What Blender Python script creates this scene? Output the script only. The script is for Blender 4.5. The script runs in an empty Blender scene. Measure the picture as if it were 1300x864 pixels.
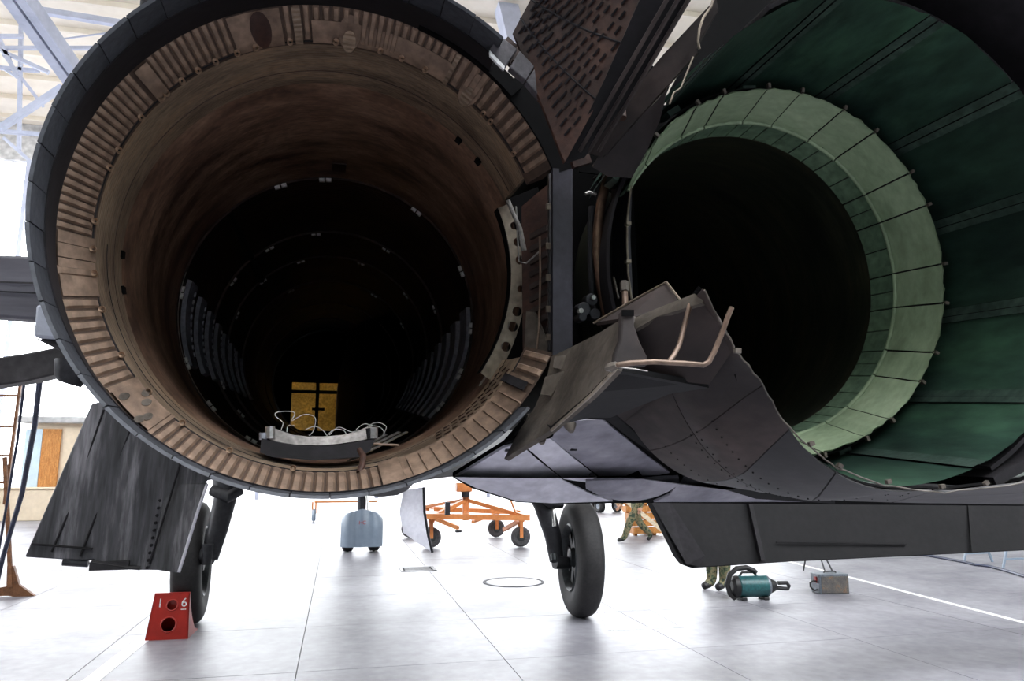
import bpy, bmesh, math, random
import numpy as np
from mathutils import Vector, Matrix
random.seed(7)
PI = math.pi
R = math.radians
SC = bpy.context.scene
COL = SC.collection

# ------------------------------------------------------------------ camera
FOC = 930.0                      # focal length in pixels of the 1300 x 864 frame
CAM = Vector((0, 0, 1.72))
PITCH = math.atan((590 - 432) / FOC)
YAW = math.atan(220 * math.cos(PITCH) / FOC)
cd = bpy.data.cameras.new('camera')
cam = bpy.data.objects.new('camera', cd)
COL.objects.link(cam)
cd.sensor_width = 36
cd.lens = FOC / 1300 * 36
cd.clip_end = 500
cam.location = CAM
cam.rotation_euler = (PI / 2 + PITCH, 0, -YAW)
SC.camera = cam

# ------------------------------------------------------------------ sky, lamps, exposure
wd = bpy.data.worlds.new('overcast sky')
SC.world = wd
wd.use_nodes = True
bg = wd.node_tree.nodes['Background']
bg.inputs[0].default_value = (0.93, 0.96, 1.0, 1)
bg.inputs[1].default_value = 7.4
SC.view_settings.view_transform = 'Standard'
SC.view_settings.look = 'None'
SC.view_settings.gamma = 1
SC.view_settings.use_curve_mapping = False
SC.view_settings.exposure = 0.22

# ------------------------------------------------------------------ helpers
FW = Vector((math.sin(YAW) * math.cos(PITCH), math.cos(YAW) * math.cos(PITCH), math.sin(PITCH)))
RT = Vector((math.cos(YAW), -math.sin(YAW), 0))
UP = RT.cross(FW)
def ray(px, py): return FW + RT * ((px - 650) / FOC) + UP * ((432 - py) / FOC)
AX = ray(416, 531).normalized()              # the aircraft's long axis
AU = AX.cross(Vector((0, 0, 1))).normalized()
AW = AU.cross(AX)
RM = Matrix((AU, AX, AW)).transposed()       # columns u, d, w
def A(px, py, d):
    """point of the aircraft frame (u right, d forward from the camera's station, w up) for a picture position at station d"""
    r = ray(px, py); r = r * (d / r.dot(AX))
    return Vector((r.dot(AU), d, r.dot(AW)))
def F(px, py, z=0.0):
    r = ray(px, py); return CAM + r * ((z - CAM.z) / r.z)
def P(px, py, Y):
    r = ray(px, py); return CAM + r * (Y / r.y)
def lin(c):
    return tuple(((x / 255) / 12.92 if x / 255 <= 0.04045 else ((x / 255 + 0.055) / 1.055) ** 2.4) for x in c)

def pmat(name, cols, scale=4.0, stretch=(1, 1, 1), rough=0.6, metal=0.0, bump=0.15, lo=0.35, hi=0.65,
         coord='Object', fine=None, spec=0.5, vary=0.0, fineamt=0.35, transl=0.0, wave=None):
    m = bpy.data.materials.new(name); m.use_nodes = True
    nt = m.node_tree; N = nt.nodes; L = nt.links
    b = N['Principled BSDF']
    if coord == 'World':
        g = N.new('ShaderNodeNewGeometry'); src = g.outputs['Position']
    else:
        t = N.new('ShaderNodeTexCoord'); src = t.outputs['Object']
    mp = N.new('ShaderNodeMapping'); mp.inputs['Scale'].default_value = stretch
    L.new(src, mp.inputs['Vector'])
    n1 = N.new('ShaderNodeTexNoise'); n1.inputs['Scale'].default_value = scale
    n1.inputs['Detail'].default_value = 9; n1.inputs['Roughness'].default_value = 0.62
    L.new(mp.outputs[0], n1.inputs['Vector'])
    cr = N.new('ShaderNodeValToRGB'); e = cr.color_ramp.elements
    k = len(cols)
    e[0].position = lo; e[1].position = hi
    e[0].color = (*lin(cols[0]), 1); e[1].color = (*lin(cols[-1]), 1)
    for i in range(1, k - 1):
        x = e.new(lo + (hi - lo) * i / (k - 1)); x.color = (*lin(cols[i]), 1)
    L.new(n1.outputs['Fac'], cr.inputs[0])
    colout = cr.outputs[0]
    n2 = N.new('ShaderNodeTexNoise'); n2.inputs['Scale'].default_value = fine or scale * 7
    n2.inputs['Detail'].default_value = 6
    L.new(mp.outputs[0], n2.inputs['Vector'])
    mr = N.new('ShaderNodeMapRange'); mr.inputs[1].default_value = 0.3; mr.inputs[2].default_value = 0.7
    mr.inputs[3].default_value = 1 - fineamt; mr.inputs[4].default_value = 1 + fineamt * 0.6
    L.new(n2.outputs['Fac'], mr.inputs[0])
    fac = mr.outputs[0]
    if vary:
        oi = N.new('ShaderNodeObjectInfo')
        m2 = N.new('ShaderNodeMapRange'); m2.inputs[3].default_value = 1 - vary; m2.inputs[4].default_value = 1 + vary * 0.6
        L.new(oi.outputs['Random'], m2.inputs[0])
        mu = N.new('ShaderNodeMath'); mu.operation = 'MULTIPLY'
        L.new(fac, mu.inputs[0]); L.new(m2.outputs[0], mu.inputs[1]); fac = mu.outputs[0]
    mx = N.new('ShaderNodeVectorMath'); mx.operation = 'SCALE'
    L.new(colout, mx.inputs[0]); L.new(fac, mx.inputs['Scale'])
    L.new(mx.outputs[0], b.inputs['Base Color'])
    b.inputs['Roughness'].default_value = rough
    b.inputs['Metallic'].default_value = metal
    b.inputs['Specular IOR Level'].default_value = spec
    h = n2.outputs['Fac']
    if wave:
        wv = N.new('ShaderNodeTexWave'); wv.bands_direction = 'Y'; wv.inputs['Scale'].default_value = wave
        wv.inputs['Distortion'].default_value = 0.6
        L.new(src, wv.inputs['Vector'])
        ad = N.new('ShaderNodeMath'); ad.operation = 'ADD'
        L.new(h, ad.inputs[0]); L.new(wv.outputs['Fac'], ad.inputs[1]); h = ad.outputs[0]
    if bump:
        bp = N.new('ShaderNodeBump'); bp.inputs['Strength'].default_value = bump; bp.inputs['Distance'].default_value = 0.01
        L.new(h, bp.inputs['Height']); L.new(bp.outputs[0], b.inputs['Normal'])
    if transl:
        tr = N.new('ShaderNodeBsdfTranslucent'); L.new(mx.outputs[0], tr.inputs['Color'])
        ms = N.new('ShaderNodeMixShader'); ms.inputs[0].default_value = transl
        L.new(b.outputs[0], ms.inputs[1]); L.new(tr.outputs[0], ms.inputs[2])
        L.new(ms.outputs[0], N['Material Output'].inputs['Surface'])
    return m

class MB:
    def __init__(s): s.v = []; s.f = []
    def add(s, vs, fs):
        o = len(s.v); s.v += [tuple(p) for p in vs]; s.f += [tuple(i + o for i in f) for f in fs]; return s
    def box(s, c, size, rot=None):
        a, b, d = size[0] / 2, size[1] / 2, size[2] / 2
        vs = [Vector(p) for p in ((-a, -b, -d), (a, -b, -d), (a, b, -d), (-a, b, -d), (-a, -b, d), (a, -b, d), (a, b, d), (-a, b, d))]
        if rot is not None: vs = [rot @ p for p in vs]
        c = Vector(c)
        return s.add([p + c for p in vs], [(0, 3, 2, 1), (4, 5, 6, 7), (0, 1, 5, 4), (1, 2, 6, 5), (2, 3, 7, 6), (3, 0, 4, 7)])
    def bar(s, p, q, w, h=None, up=(0, 0, 1)):
        p, q = Vector(p), Vector(q); h = h or w
        y = (q - p); l = y.length; y.normalize()
        x = y.cross(Vector(up))
        if x.length < 1e-4: x = y.cross(Vector((1, 0, 0)))
        x.normalize(); z = x.cross(y)
        return s.box((p + q) / 2, (w, l, h), Matrix((x, y, z)).transposed())
    def tube(s, path, r, n=10, caps=True, closed=False):
        pts = [Vector(p) for p in path]; m = len(pts)
        rs = [r] * m if not isinstance(r, (list, tuple)) else r
        ts = []
        for i in range(m):
            a = pts[i - 1] if (i > 0 or closed) else pts[i]; b = pts[(i + 1) % m] if (i < m - 1 or closed) else pts[i]
            ts.append((b - a).normalized())
        ref = Vector((0, 0, 1)) if abs(ts[0].z) < 0.9 else Vector((1, 0, 0))
        x = ts[0].cross(ref).normalized()
        vs = []
        for i in range(m):
            x = (x - ts[i] * x.dot(ts[i])).normalized(); y = ts[i].cross(x)
            for k in range(n):
                a = 2 * PI * k / n
                vs.append(pts[i] + (x * math.cos(a) + y * math.sin(a)) * rs[i])
        fs = []
        for i in range(m if closed else m - 1):
            j = (i + 1) % m
            for k in range(n):
                k2 = (k + 1) % n
                fs.append((i * n + k, i * n + k2, j * n + k2, j * n + k))
        if caps and not closed:
            fs.append(tuple(range(n))[::-1]); fs.append(tuple((m - 1) * n + k for k in range(n)))
        return s.add(vs, fs)
    def lathe(s, prof, c=(0, 0), a0=0, a1=360, n=96, close=False, rad=None):
        """profile of (station, radius) turned about the long axis; close joins the profile's ends into a solid"""
        full = abs(a1 - a0 - 360) < 1e-6
        m = n if full else n + 1; k = len(prof); vs = []
        for i in range(m):
            a = R(a0 + (a1 - a0) * i / n)
            for (d, r) in prof:
                if rad: d, r = rad(math.degrees(a), d, r)
                vs.append((c[0] + r * math.cos(a), d, c[1] + r * math.sin(a)))
        fs = []
        for i in range(n):
            j = (i + 1) % m
            for q in range(k if close else k - 1):
                q2 = (q + 1) % k
                fs.append((i * k + q, j * k + q, j * k + q2, i * k + q2))
        if close and not full:
            fs.append(tuple(range(k))); fs.append(tuple(range((m - 1) * k, m * k))[::-1])
        return s.add(vs, fs)
    def lathex(s, prof, c=(0, 0, 0), n=40):
        """profile of (x, radius) turned about a cross axis (wheels)"""
        k = len(prof); vs = []
        for i in range(n):
            a = 2 * PI * i / n
            for (x, r) in prof: vs.append((c[0] + x, c[1] + r * math.cos(a), c[2] + r * math.sin(a)))
        fs = []
        for i in range(n):
            j = (i + 1) % n
            for q in range(k):
                q2 = (q + 1) % k
                fs.append((i * k + q, j * k + q, j * k + q2, i * k + q2))
        return s.add(vs, fs)
    def plate(s, pts, t=0.01, direction=None):
        pts = [Vector(p) for p in pts]; n = len(pts)
        if direction is None:
            nr = Vector((0, 0, 0))
            for i in range(n): nr += pts[i].cross(pts[(i + 1) % n])
            nr.normalize()
            if nr.dot(sum(pts, Vector()) / n) < 0: nr = -nr
            direction = nr
        q = [p + Vector(direction) * t for p in pts]
        return s.add(pts + q, [tuple(range(n)), tuple(range(n, 2 * n))[::-1]] + [(i, i + n, (i + 1) % n + n, (i + 1) % n) for i in range(n)])
    def patch(s, rows, t=0.01, direction=(0, 1, 0)):
        """a grid of points given thickness along a direction"""
        h = len(rows); w = len(rows[0]); D = Vector(direction) * t
        f0 = [Vector(p) for r in rows for p in r]; b0 = [p + D for p in f0]; o = h * w
        fs = []
        for i in range(h - 1):
            for j in range(w - 1):
                a, b, c, d = i * w + j, i * w + j + 1, (i + 1) * w + j + 1, (i + 1) * w + j
                fs.append((a, b, c, d)); fs.append((a + o, d + o, c + o, b + o))
        for j in range(w - 1):
            fs.append((j, j + o, j + 1 + o, j + 1)); k = (h - 1) * w
            fs.append((k + j, k + j + 1, k + j + 1 + o, k + j + o))
        for i in range(h - 1):
            a, b = i * w, (i + 1) * w
            fs.append((a, b, b + o, a + o)); fs.append((a + w - 1, a + w - 1 + o, b + w - 1 + o, b + w - 1))
        return s.add(f0 + b0, fs)
    def disc(s, c, r, t, axis=1, n=20):
        """short cylinder along a coordinate axis, from c forward by t"""
        vs = []
        for q in (0, 1):
            for i in range(n):
                a = 2 * PI * i / n; p = [0, 0, 0]
                o = [k for k in range(3) if k != axis]
                p[o[0]] = r * math.cos(a); p[o[1]] = r * math.sin(a); p[axis] = t * q
                vs.append((c[0] + p[0], c[1] + p[1], c[2] + p[2]))
        return s.add(vs, [tuple(range(n)), tuple(range(n, 2 * n))[::-1]] + [(i, (i + 1) % n, (i + 1) % n + n, i + n) for i in range(n)])
    def mesh(s, name, mat, smooth=35):
        me = bpy.data.meshes.new(name); me.from_pydata(s.v, [], s.f)
        bm = bmesh.new(); bm.from_mesh(me); bmesh.ops.recalc_face_normals(bm, faces=bm.faces); bm.to_mesh(me); bm.free()
        me.materials.append(mat)
        if smooth:
            me.polygons.foreach_set('use_smooth', [True] * len(me.polygons))
            me.set_sharp_from_angle(angle=R(smooth))
        return me

def link(name, me, parent=None, loc=(0, 0, 0), rot=(0, 0, 0)):
    o = bpy.data.objects.new(name, me); COL.objects.link(o)
    o.location = loc; o.rotation_euler = rot
    if parent is not None: o.parent = parent
    return o
def obj(name, mb, mat, parent=None, loc=(0, 0, 0), rot=(0, 0, 0), smooth=35, bevel=0):
    o = link(name, mb.mesh(name, mat, smooth), parent, loc, rot)
    if bevel:
        b = o.modifiers.new('bevel', 'BEVEL'); b.width = bevel; b.segments = 2; b.limit_method = 'ANGLE'
    return o
def tag(o, label=None, cat=None, group=None, kind=None):
    for k, v in (('label', label), ('category', cat), ('group', group), ('kind', kind)):
        if v: o[k] = v
    return o
def thing(name, label, cat, loc=(0, 0, 0), rot=(0, 0, 0), group=None):
    return tag(link(name, None, None, loc, rot), label, cat, group)
def bolt_mesh(name, mat, r, t, n=8):
    return MB().disc((0, 0, 0), r, -t, 1, n).mesh(name, mat)
def text_mesh(s, size, mat, depth=0.002):
    c = bpy.data.curves.new('lettering', 'FONT'); c.body = s; c.size = size; c.extrude = depth
    c.align_x = 'CENTER'; c.align_y = 'CENTER'
    o = bpy.data.objects.new('lettering', c); COL.objects.link(o)
    dg = bpy.context.evaluated_depsgraph_get()
    me = bpy.data.meshes.new_from_object(o.evaluated_get(dg))
    COL.objects.unlink(o); bpy.data.objects.remove(o)
    me.materials.clear(); me.materials.append(mat)
    return me

# ------------------------------------------------------------------ materials
M = {}
M['concrete'] = pmat('hangar concrete', [(112, 111, 118), (136, 135, 142), (152, 151, 158)], 0.7, rough=0.46, bump=0.06, coord='World', vary=0.07, fine=9, fineamt=0.16)
M['joint'] = pmat('joint filler', [(84, 84, 88), (112, 112, 116)], 3, rough=0.9, coord='World')
M['white_paint'] = pmat('worn white floor paint', [(225, 225, 225), (245, 245, 245)], 6, rough=0.5, bump=0.05, coord='World')
M['ceiling'] = pmat('cream ceiling board', [(222, 211, 192), (236, 228, 212)], 0.3, rough=0.8, bump=0.0, coord='World', fineamt=0.05)
M['steel'] = pmat('lavender grey painted steel', [(168, 174, 192), (188, 193, 210)], 1, rough=0.5, bump=0.0, fineamt=0.05)
M['wall_dull'] = pmat('dull green hangar wall', [(84, 92, 88), (100, 108, 102)], 0.5, rough=0.8, bump=0.03, coord='World')
M['wall'] = pmat('pale hangar wall', [(188, 188, 188), (206, 205, 202)], 0.5, rough=0.8, bump=0.03, coord='World')
M['skin'] = pmat('sooty grey skin', [(34, 32, 34), (48, 45, 47), (68, 65, 67)], 2.2, rough=0.55, metal=0.1, bump=0.12)
M['skin_black'] = pmat('black sooty skin', [(11, 10, 12), (20, 18, 20)], 3, rough=0.75, bump=0.1, spec=0.3)
M['skin_brown'] = pmat('heat browned skin', [(36, 30, 30), (54, 45, 43), (74, 63, 60)], 3, stretch=(1, 0.5, 1), rough=0.65, metal=0.0, spec=0.35, bump=0.15)
M['skin_pale'] = pmat('pale lavender grey skin', [(196, 194, 205), (222, 220, 230), (234, 232, 240)], 3, rough=0.5, metal=0.0, bump=0.12, fineamt=0.18)
M['petal'] = pmat('dark grey shroud plates', [(52, 54, 58), (72, 74, 80), (92, 95, 101)], 5, rough=0.5, metal=0.3, bump=0.2, vary=0.15)
M['lip'] = pmat('burnt dark lip', [(20, 18, 20), (34, 31, 35)], 4, rough=0.75, bump=0.1, spec=0.3)
M['tan'] = pmat('tan scorched metal', [(82, 65, 54), (128, 106, 90), (162, 136, 116)], 5, rough=0.55, metal=0.15, bump=0.2, lo=0.3, hi=0.7, vary=0.06)
M['tan_dark'] = pmat('shaded tan metal', [(58, 44, 36), (84, 66, 54)], 6, rough=0.7, bump=0.1)  # darker copy of the tan, carrying the groove shade in its colour
M['liner'] = pmat('brown grey heat stained liner', [(104, 86, 72), (150, 130, 110), (168, 138, 110)], 2.5, stretch=(1, 3, 1), rough=0.45, metal=0.2, bump=0.2, fine=30, wave=24)
M['orange'] = pmat('orange rust liner', [(84, 64, 55), (138, 108, 90), (172, 140, 118)], 3, stretch=(1, 2, 1), rough=0.5, metal=0.25, bump=0.12, fine=30)
M['tube'] = pmat('brown burnt bay wall', [(38, 29, 26), (62, 46, 40), (86, 64, 54)], 2.2, stretch=(1, 1.6, 1), rough=0.5, metal=0.2, bump=0.18, fine=40, wave=9)
M['void'] = pmat('shade black', [(8, 8, 9), (14, 13, 14)], 4, rough=0.9, bump=0.0, spec=0.1)  # black standing in for shade in gaps, holes and the deep bay
M['rib'] = pmat('grey bay ribs', [(138, 140, 152), (170, 172, 184)], 6, rough=0.45, metal=0.0, bump=0.1)
M['clip'] = pmat('white ceramic clip', [(215, 215, 215), (240, 240, 240)], 8, rough=0.5, bump=0.02)
M['bolt'] = pmat('pale tan bolt', [(160, 130, 108), (196, 170, 146)], 12, rough=0.4, metal=0.5, bump=0.05)
M['rust'] = pmat('rust red metal', [(40, 24, 19), (62, 40, 33), (80, 54, 44)], 6, rough=0.6, metal=0.15, bump=0.25)
M['block'] = pmat('grey ceramic block', [(66, 63, 67), (88, 84, 89)], 10, rough=0.6, bump=0.2, vary=0.08)
M['bracket'] = pmat('worn silver bracket', [(120, 116, 112), (160, 154, 150)], 9, rough=0.42, metal=0.4, bump=0.06)
M['hinge'] = pmat('pale grey hinge paint', [(160, 164, 176), (184, 188, 200)], 4, rough=0.5, bump=0.04, fineamt=0.1)
M['door_white'] = pmat('white translucent door', [(224, 224, 230), (240, 240, 244)], 3, rough=0.5, bump=0.03, fineamt=0.08, transl=0.8)  # strong translucency added to brighten the door's dimly lit face
M['belly_mid'] = pmat('mid grey belly skin', [(112, 110, 119), (142, 140, 150), (168, 165, 174)], 3, rough=0.55, bump=0.1, fineamt=0.2)
M['stab'] = pmat('grey stabiliser skin', [(84, 82, 89), (108, 106, 114)], 2, stretch=(.5, 1, 4), rough=0.55, bump=0.04, fineamt=0.15)
M['perf'] = pmat('grey tan perforated strip', [(120, 108, 94), (158, 146, 130)], 5, rough=0.45, metal=0.4, bump=0.1)
M['chrome'] = pmat('bare bright metal', [(196, 194, 192), (226, 224, 222)], 9, rough=0.28, metal=0.85, bump=0.05)
M['column'] = pmat('blue grey painted beam', [(36, 34, 41), (50, 48, 57)], 5, rough=0.45, metal=0.2, bump=0.08)
M['brass'] = pmat('bronze pipe', [(122, 96, 80), (160, 130, 110)], 4, rough=0.3, metal=0.75, bump=0.05)
M['copper'] = pmat('coppery rod', [(100, 80, 68), (142, 120, 104)], 8, rough=0.4, metal=0.3, bump=0.05)
M['fair'] = pmat('tan grey fairing plate', [(66, 60, 54), (94, 86, 78), (112, 104, 96)], 5, rough=0.5, metal=0.2, bump=0.2)
M['green'] = pmat('dark green petal', [(30, 46, 41), (44, 68, 57), (58, 88, 70)], 3.5, stretch=(1, 0.4, 1), rough=0.42, metal=0.1, bump=0.12, vary=0.10)
M['green_strip'] = pmat('worn grey green strip', [(50, 66, 60), (76, 94, 85)], 5, rough=0.4, metal=0.25, bump=0.15)
M['mint'] = pmat('pale green flap', [(122, 140, 112), (156, 174, 142), (176, 192, 160)], 4, stretch=(1, 2, 1), rough=0.5, metal=0.05, bump=0.12, vary=0.12, lo=0.25, hi=0.7, fineamt=0.14)
M['mint_dark'] = pmat('grey green inner flap', [(92, 116, 96), (126, 150, 124)], 5, rough=0.45, bump=0.15, vary=0.1)
M['duct'] = pmat('dark duct wall', [(30, 34, 30), (54, 56, 46), (74, 68, 54)], 2, stretch=(1, 6, 1), rough=0.4, metal=0.2, bump=0.05)
M['grey_rubber'] = pmat('bloom grey rubber', [(66, 64, 66), (88, 86, 88)], 6, rough=0.8, bump=0.05)  # lightened to grey to paint the bloom over the cart wheels
M['rubber'] = pmat('black tyre rubber', [(24, 23, 24), (40, 38, 39)], 6, rough=0.7, bump=0.1)
M['hub'] = pmat('dark grey hub', [(40, 43, 45), (64, 68, 70)], 8, rough=0.45, metal=0.4, bump=0.05)
M['strut'] = pmat('dark gear leg', [(34, 34, 38), (56, 56, 60)], 5, rough=0.45, metal=0.3, bump=0.08)
M['guard'] = pmat('blue grey mudguard', [(124, 138, 154), (140, 154, 170)], 2, rough=0.4, bump=0.01, fineamt=0.06)
M['flap'] = pmat('dark streaked flap skin', [(48, 48, 51), (76, 75, 79), (146, 143, 148)], 1.6, stretch=(5, 1, 0.5), rough=0.5, metal=0.1, bump=0.08, lo=0.36, hi=0.66)
M['red'] = pmat('glossy red paint', [(150, 32, 24), (178, 42, 32)], 3, rough=0.3, bump=0.02, fineamt=0.08)
M['yellow_cloth'] = pmat('yellow intake cover', [(186, 160, 100), (212, 186, 124)], 5, rough=0.9, bump=0.3, transl=0.45)
M['cart'] = pmat('orange cart paint', [(206, 124, 66), (226, 146, 84)], 4, rough=0.45, bump=0.02, fineamt=0.1)
M['teal'] = pmat('teal enamel', [(26, 74, 78), (38, 92, 94)], 5, rough=0.35, bump=0.04)
M['black_plastic'] = pmat('black plastic', [(22, 22, 24), (36, 34, 34)], 8, rough=0.5, bump=0.05)
M['grey_case'] = pmat('grey case metal', [(92, 98, 106), (124, 132, 142)], 6, rough=0.4, metal=0.3, bump=0.04)
M['rusty_case'] = pmat('rust patched case front', [(78, 76, 76), (96, 90, 84), (138, 92, 50)], 9, rough=0.6, bump=0.1, lo=0.4, hi=0.75)
M['camo'] = pmat('camouflage cloth', [(30, 38, 32), (92, 104, 78), (146, 132, 100), (52, 68, 54)], 11, rough=0.9, bump=0.2, lo=0.38, hi=0.62, fineamt=0.15)
M['skin_tone'] = pmat('skin', [(196, 148, 122), (212, 164, 138)], 6, rough=0.5, bump=0.02)
M['hair'] = pmat('dark hair', [(40, 30, 24), (58, 44, 36)], 20, rough=0.8, bump=0.2)
M['boot'] = pmat('black boot leather', [(24, 24, 26), (38, 36, 36)], 8, rough=0.5, bump=0.05)
M['wood'] = pmat('orange brown boards', [(176, 112, 50), (208, 146, 78)], 3, stretch=(6, 6, 1), rough=0.6, bump=0.08)
M['pale_wood'] = pmat('pale timber', [(226, 206, 176), (242, 226, 200)], 4, stretch=(1, 1, 5), rough=0.6, bump=0.05)
M['beige'] = pmat('beige plaster', [(218, 200, 174), (230, 214, 190)], 1.2, rough=0.8, bump=0.02, fineamt=0.06)
M['light_blue'] = pmat('pale blue panel', [(186, 206, 220), (200, 220, 232)], 2, rough=0.5, bump=0.01, fineamt=0.05)
M['ladder'] = pmat('brown rusted ladder', [(96, 62, 40), (136, 92, 60)], 8, rough=0.6, metal=0.2, bump=0.1)
M['hose'] = pmat('dark blue hose', [(26, 34, 60), (44, 54, 84)], 8, rough=0.5, bump=0.05)

# ------------------------------------------------------------------ the hangar
floor = tag(link('floor', None), kind='structure')
mb = MB(); mb.box((2, 45, -0.09), (140, 150, 0.1))
obj('sub_floor', mb, M['joint'], floor)
S = 1.80; GX, GY = -0.28, 6.80       # slab joints run through these lines
x0, x1, y0, y1 = -5, 7, -1, 8        # slabs laid one by one, in joint counts
sl = MB(); g = 0.007
sl.box((0, 0, -0.03), (S - g, S - g, 0.06))
slm = sl.mesh('slab', M['concrete'])
for i in range(x0, x1):
    for j in range(y0, y1):
        link('slab', slm, floor, (GX + (i + .5) * S, GY + (j + .5) * S, -random.random() * 0.0015))
far = MB()
for i in range(-20, 26):
    for j in range(-12, 20):
        if x0 <= i < x1 and y0 <= j < y1: continue
        far.box((GX + (i + .5) * S, GY + (j + .5) * S, -0.03), (S - g, S - g, 0.06))
tag(obj('slab_field', far, M['concrete'], floor), kind='stuff')
mb = MB(); mb.box((2, 43 + 40, -0.031), (140, 80, 0.06)); mb.box((2, -33.1, -0.031), (140, 46, 0.06))
obj('apron', mb, M['concrete'], floor)
def strip(name, p, q, w, mat=M['white_paint'], z=0.002):
    m_ = MB(); p, q = Vector(p), Vector(q); m_.bar((p.x, p.y, z / 2), (q.x, q.y, z / 2), w, z); return obj(name, m_, mat, floor)
a_, b_ = F(115, 864), F(182, 811); strip('painted_line', a_ + (a_ - b_), b_, 0.14)
strip('painted_line', F(1000, 712), F(1320, 795), 0.09)
q = [F(762, 776), F(826, 772), F(868, 795), F(775, 799)]
for k in range(4): strip('painted_line', q[k], q[(k + 1) % 4], 0.06)
c = F(652, 738.5)
mb = MB(); mb.lathe([(0, 0.42), (0, 0.46), (0.006, 0.46), (0.006, 0.42)], close=True, n=40)
mb.v = [(v[0], v[2], v[1]) for v in mb.v]
mh = obj('manhole_rim', mb, M['joint'], floor, (c.x, c.y, 0))
mb = MB(); mb.disc((0, 0, 0), 0.41, 0.004, 2, 32); obj('manhole_cover', mb, M['concrete'], floor, (c.x, c.y, 0))
c = F(530, 722)
mb = MB()
for sx in (-1, 1): mb.box((sx * 0.27, 0, 0.004), (0.05, 0.5, 0.008))
for sy in (-1, 1): mb.box((0, sy * 0.23, 0.004), (0.54, 0.05, 0.008))
gr = obj('drain_frame', mb, M['strut'], floor, (c.x, c.y, 0))
mb = MB(); mb.box((0, 0, 0), (0.44, 0.025, 0.008)); gm = mb.mesh('grate_bar', M['strut'])
for k in range(8): link('grate_bar', gm, gr, (0, -0.19 + k * 0.054, 0.004))
mb = MB(); mb.box((0, 0, -0.0), (0.5, 0.44, 0.003)); obj('drain_pit', mb, M['void'], gr)

HY, HX0, HX1, HZ, BY = 40.0, -22.0, 26.0, 19.0, -20.0
ceil_ = tag(link('ceiling', None), kind='structure')
mb = MB(); mb.box(((HX0 + HX1) / 2, (HY + 1) / 2, HZ + 0.15), (HX1 - HX0, HY - 1, 0.3)); mb.box(((HX0 - 4) / 2, -7.5, HZ + 0.15), (-4 - HX0, 17, 0.3)); mb.box(((HX0 + HX1) / 2, (BY - 16) / 2, HZ + 0.15), (HX1 - HX0, -16 - BY, 0.3))
obj('roof_deck', mb, M['ceiling'], ceil_)                       # open rooflight between Y -16 and 1
mb = MB(); mb.box((0, 0, 0), (HX1 - HX0, 0.14, 0.22)); pm = mb.mesh('purlin', M['ceiling'])
for k in range(13): link('purlin', pm, ceil_, ((HX0 + HX1) / 2, HY - 1 - k * 2.2, HZ - 0.11))
wr = tag(obj('wall_right', MB().box((HX1 + 0.15, (HY + 3) / 2, HZ / 2), (0.3, HY - 3, HZ)).box((HX1 + 0.15, (3 + BY) / 2, 5.5), (0.3, 3 - BY, 11)).box((HX1 + 0.15, (3 + BY) / 2, HZ - 0.75), (0.3, 3 - BY, 1.5)), M['wall_dull']), kind='structure')
mb = MB()
for k in range(4): mb.box((HX1 + 0.1, BY + 5 + 6 * k, 14.25), (0.2, 0.25, 6.5))
mb.box((HX1 + 0.1, (3 + BY) / 2, 14), (0.12, 3 - BY, 0.12))
tag(obj('added_window', mb, M['steel']), kind='structure')  # unseen high opening added to throw more light on the bay's left wall
wl = tag(obj('wall_left', MB().box((HX0 - 0.15, (HY + BY) / 2, 2.0), (0.3, HY - BY, 4.0)).box((HX0 - 0.15, (6 + BY) / 2, 9.0), (0.3, 6 - BY, 14.0)).box((HX0 - 0.15, (HY + BY) / 2, HZ - 0.75), (0.3, HY - BY, 1.5)), M['wall']), kind='structure')
mb = MB()
for k in range(5, 11): mb.box((HX0 - 0.1, BY + 6 * k, 10.75), (0.2, 0.25, 13.5))
for z in (7.5, 11, 14.5): mb.box((HX0 - 0.1, (HY + 6) / 2, z), (0.12, HY - 6, 0.12))
tag(obj('window_1', mb, M['steel']), kind='structure')
wf = tag(obj('wall_front', MB().box(((HX0 + HX1) / 2, HY + 0.15, HZ - 1.0), (HX1 - HX0, 0.3, 2.0)), M['wall']), kind='structure')
mb = MB()
for k in range(9): mb.box((HX0 + 6 * k, HY + 0.1, (HZ - 2) / 2), (0.2, 0.2, HZ - 2))
tag(obj('door_1', mb, M['steel']), kind='structure')
wb = tag(obj('wall_back', MB().box(((HX0 + HX1) / 2, BY - 0.15, HZ / 2), (HX1 - HX0, 0.3, HZ)), M['wall_dull']), kind='structure')

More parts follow.
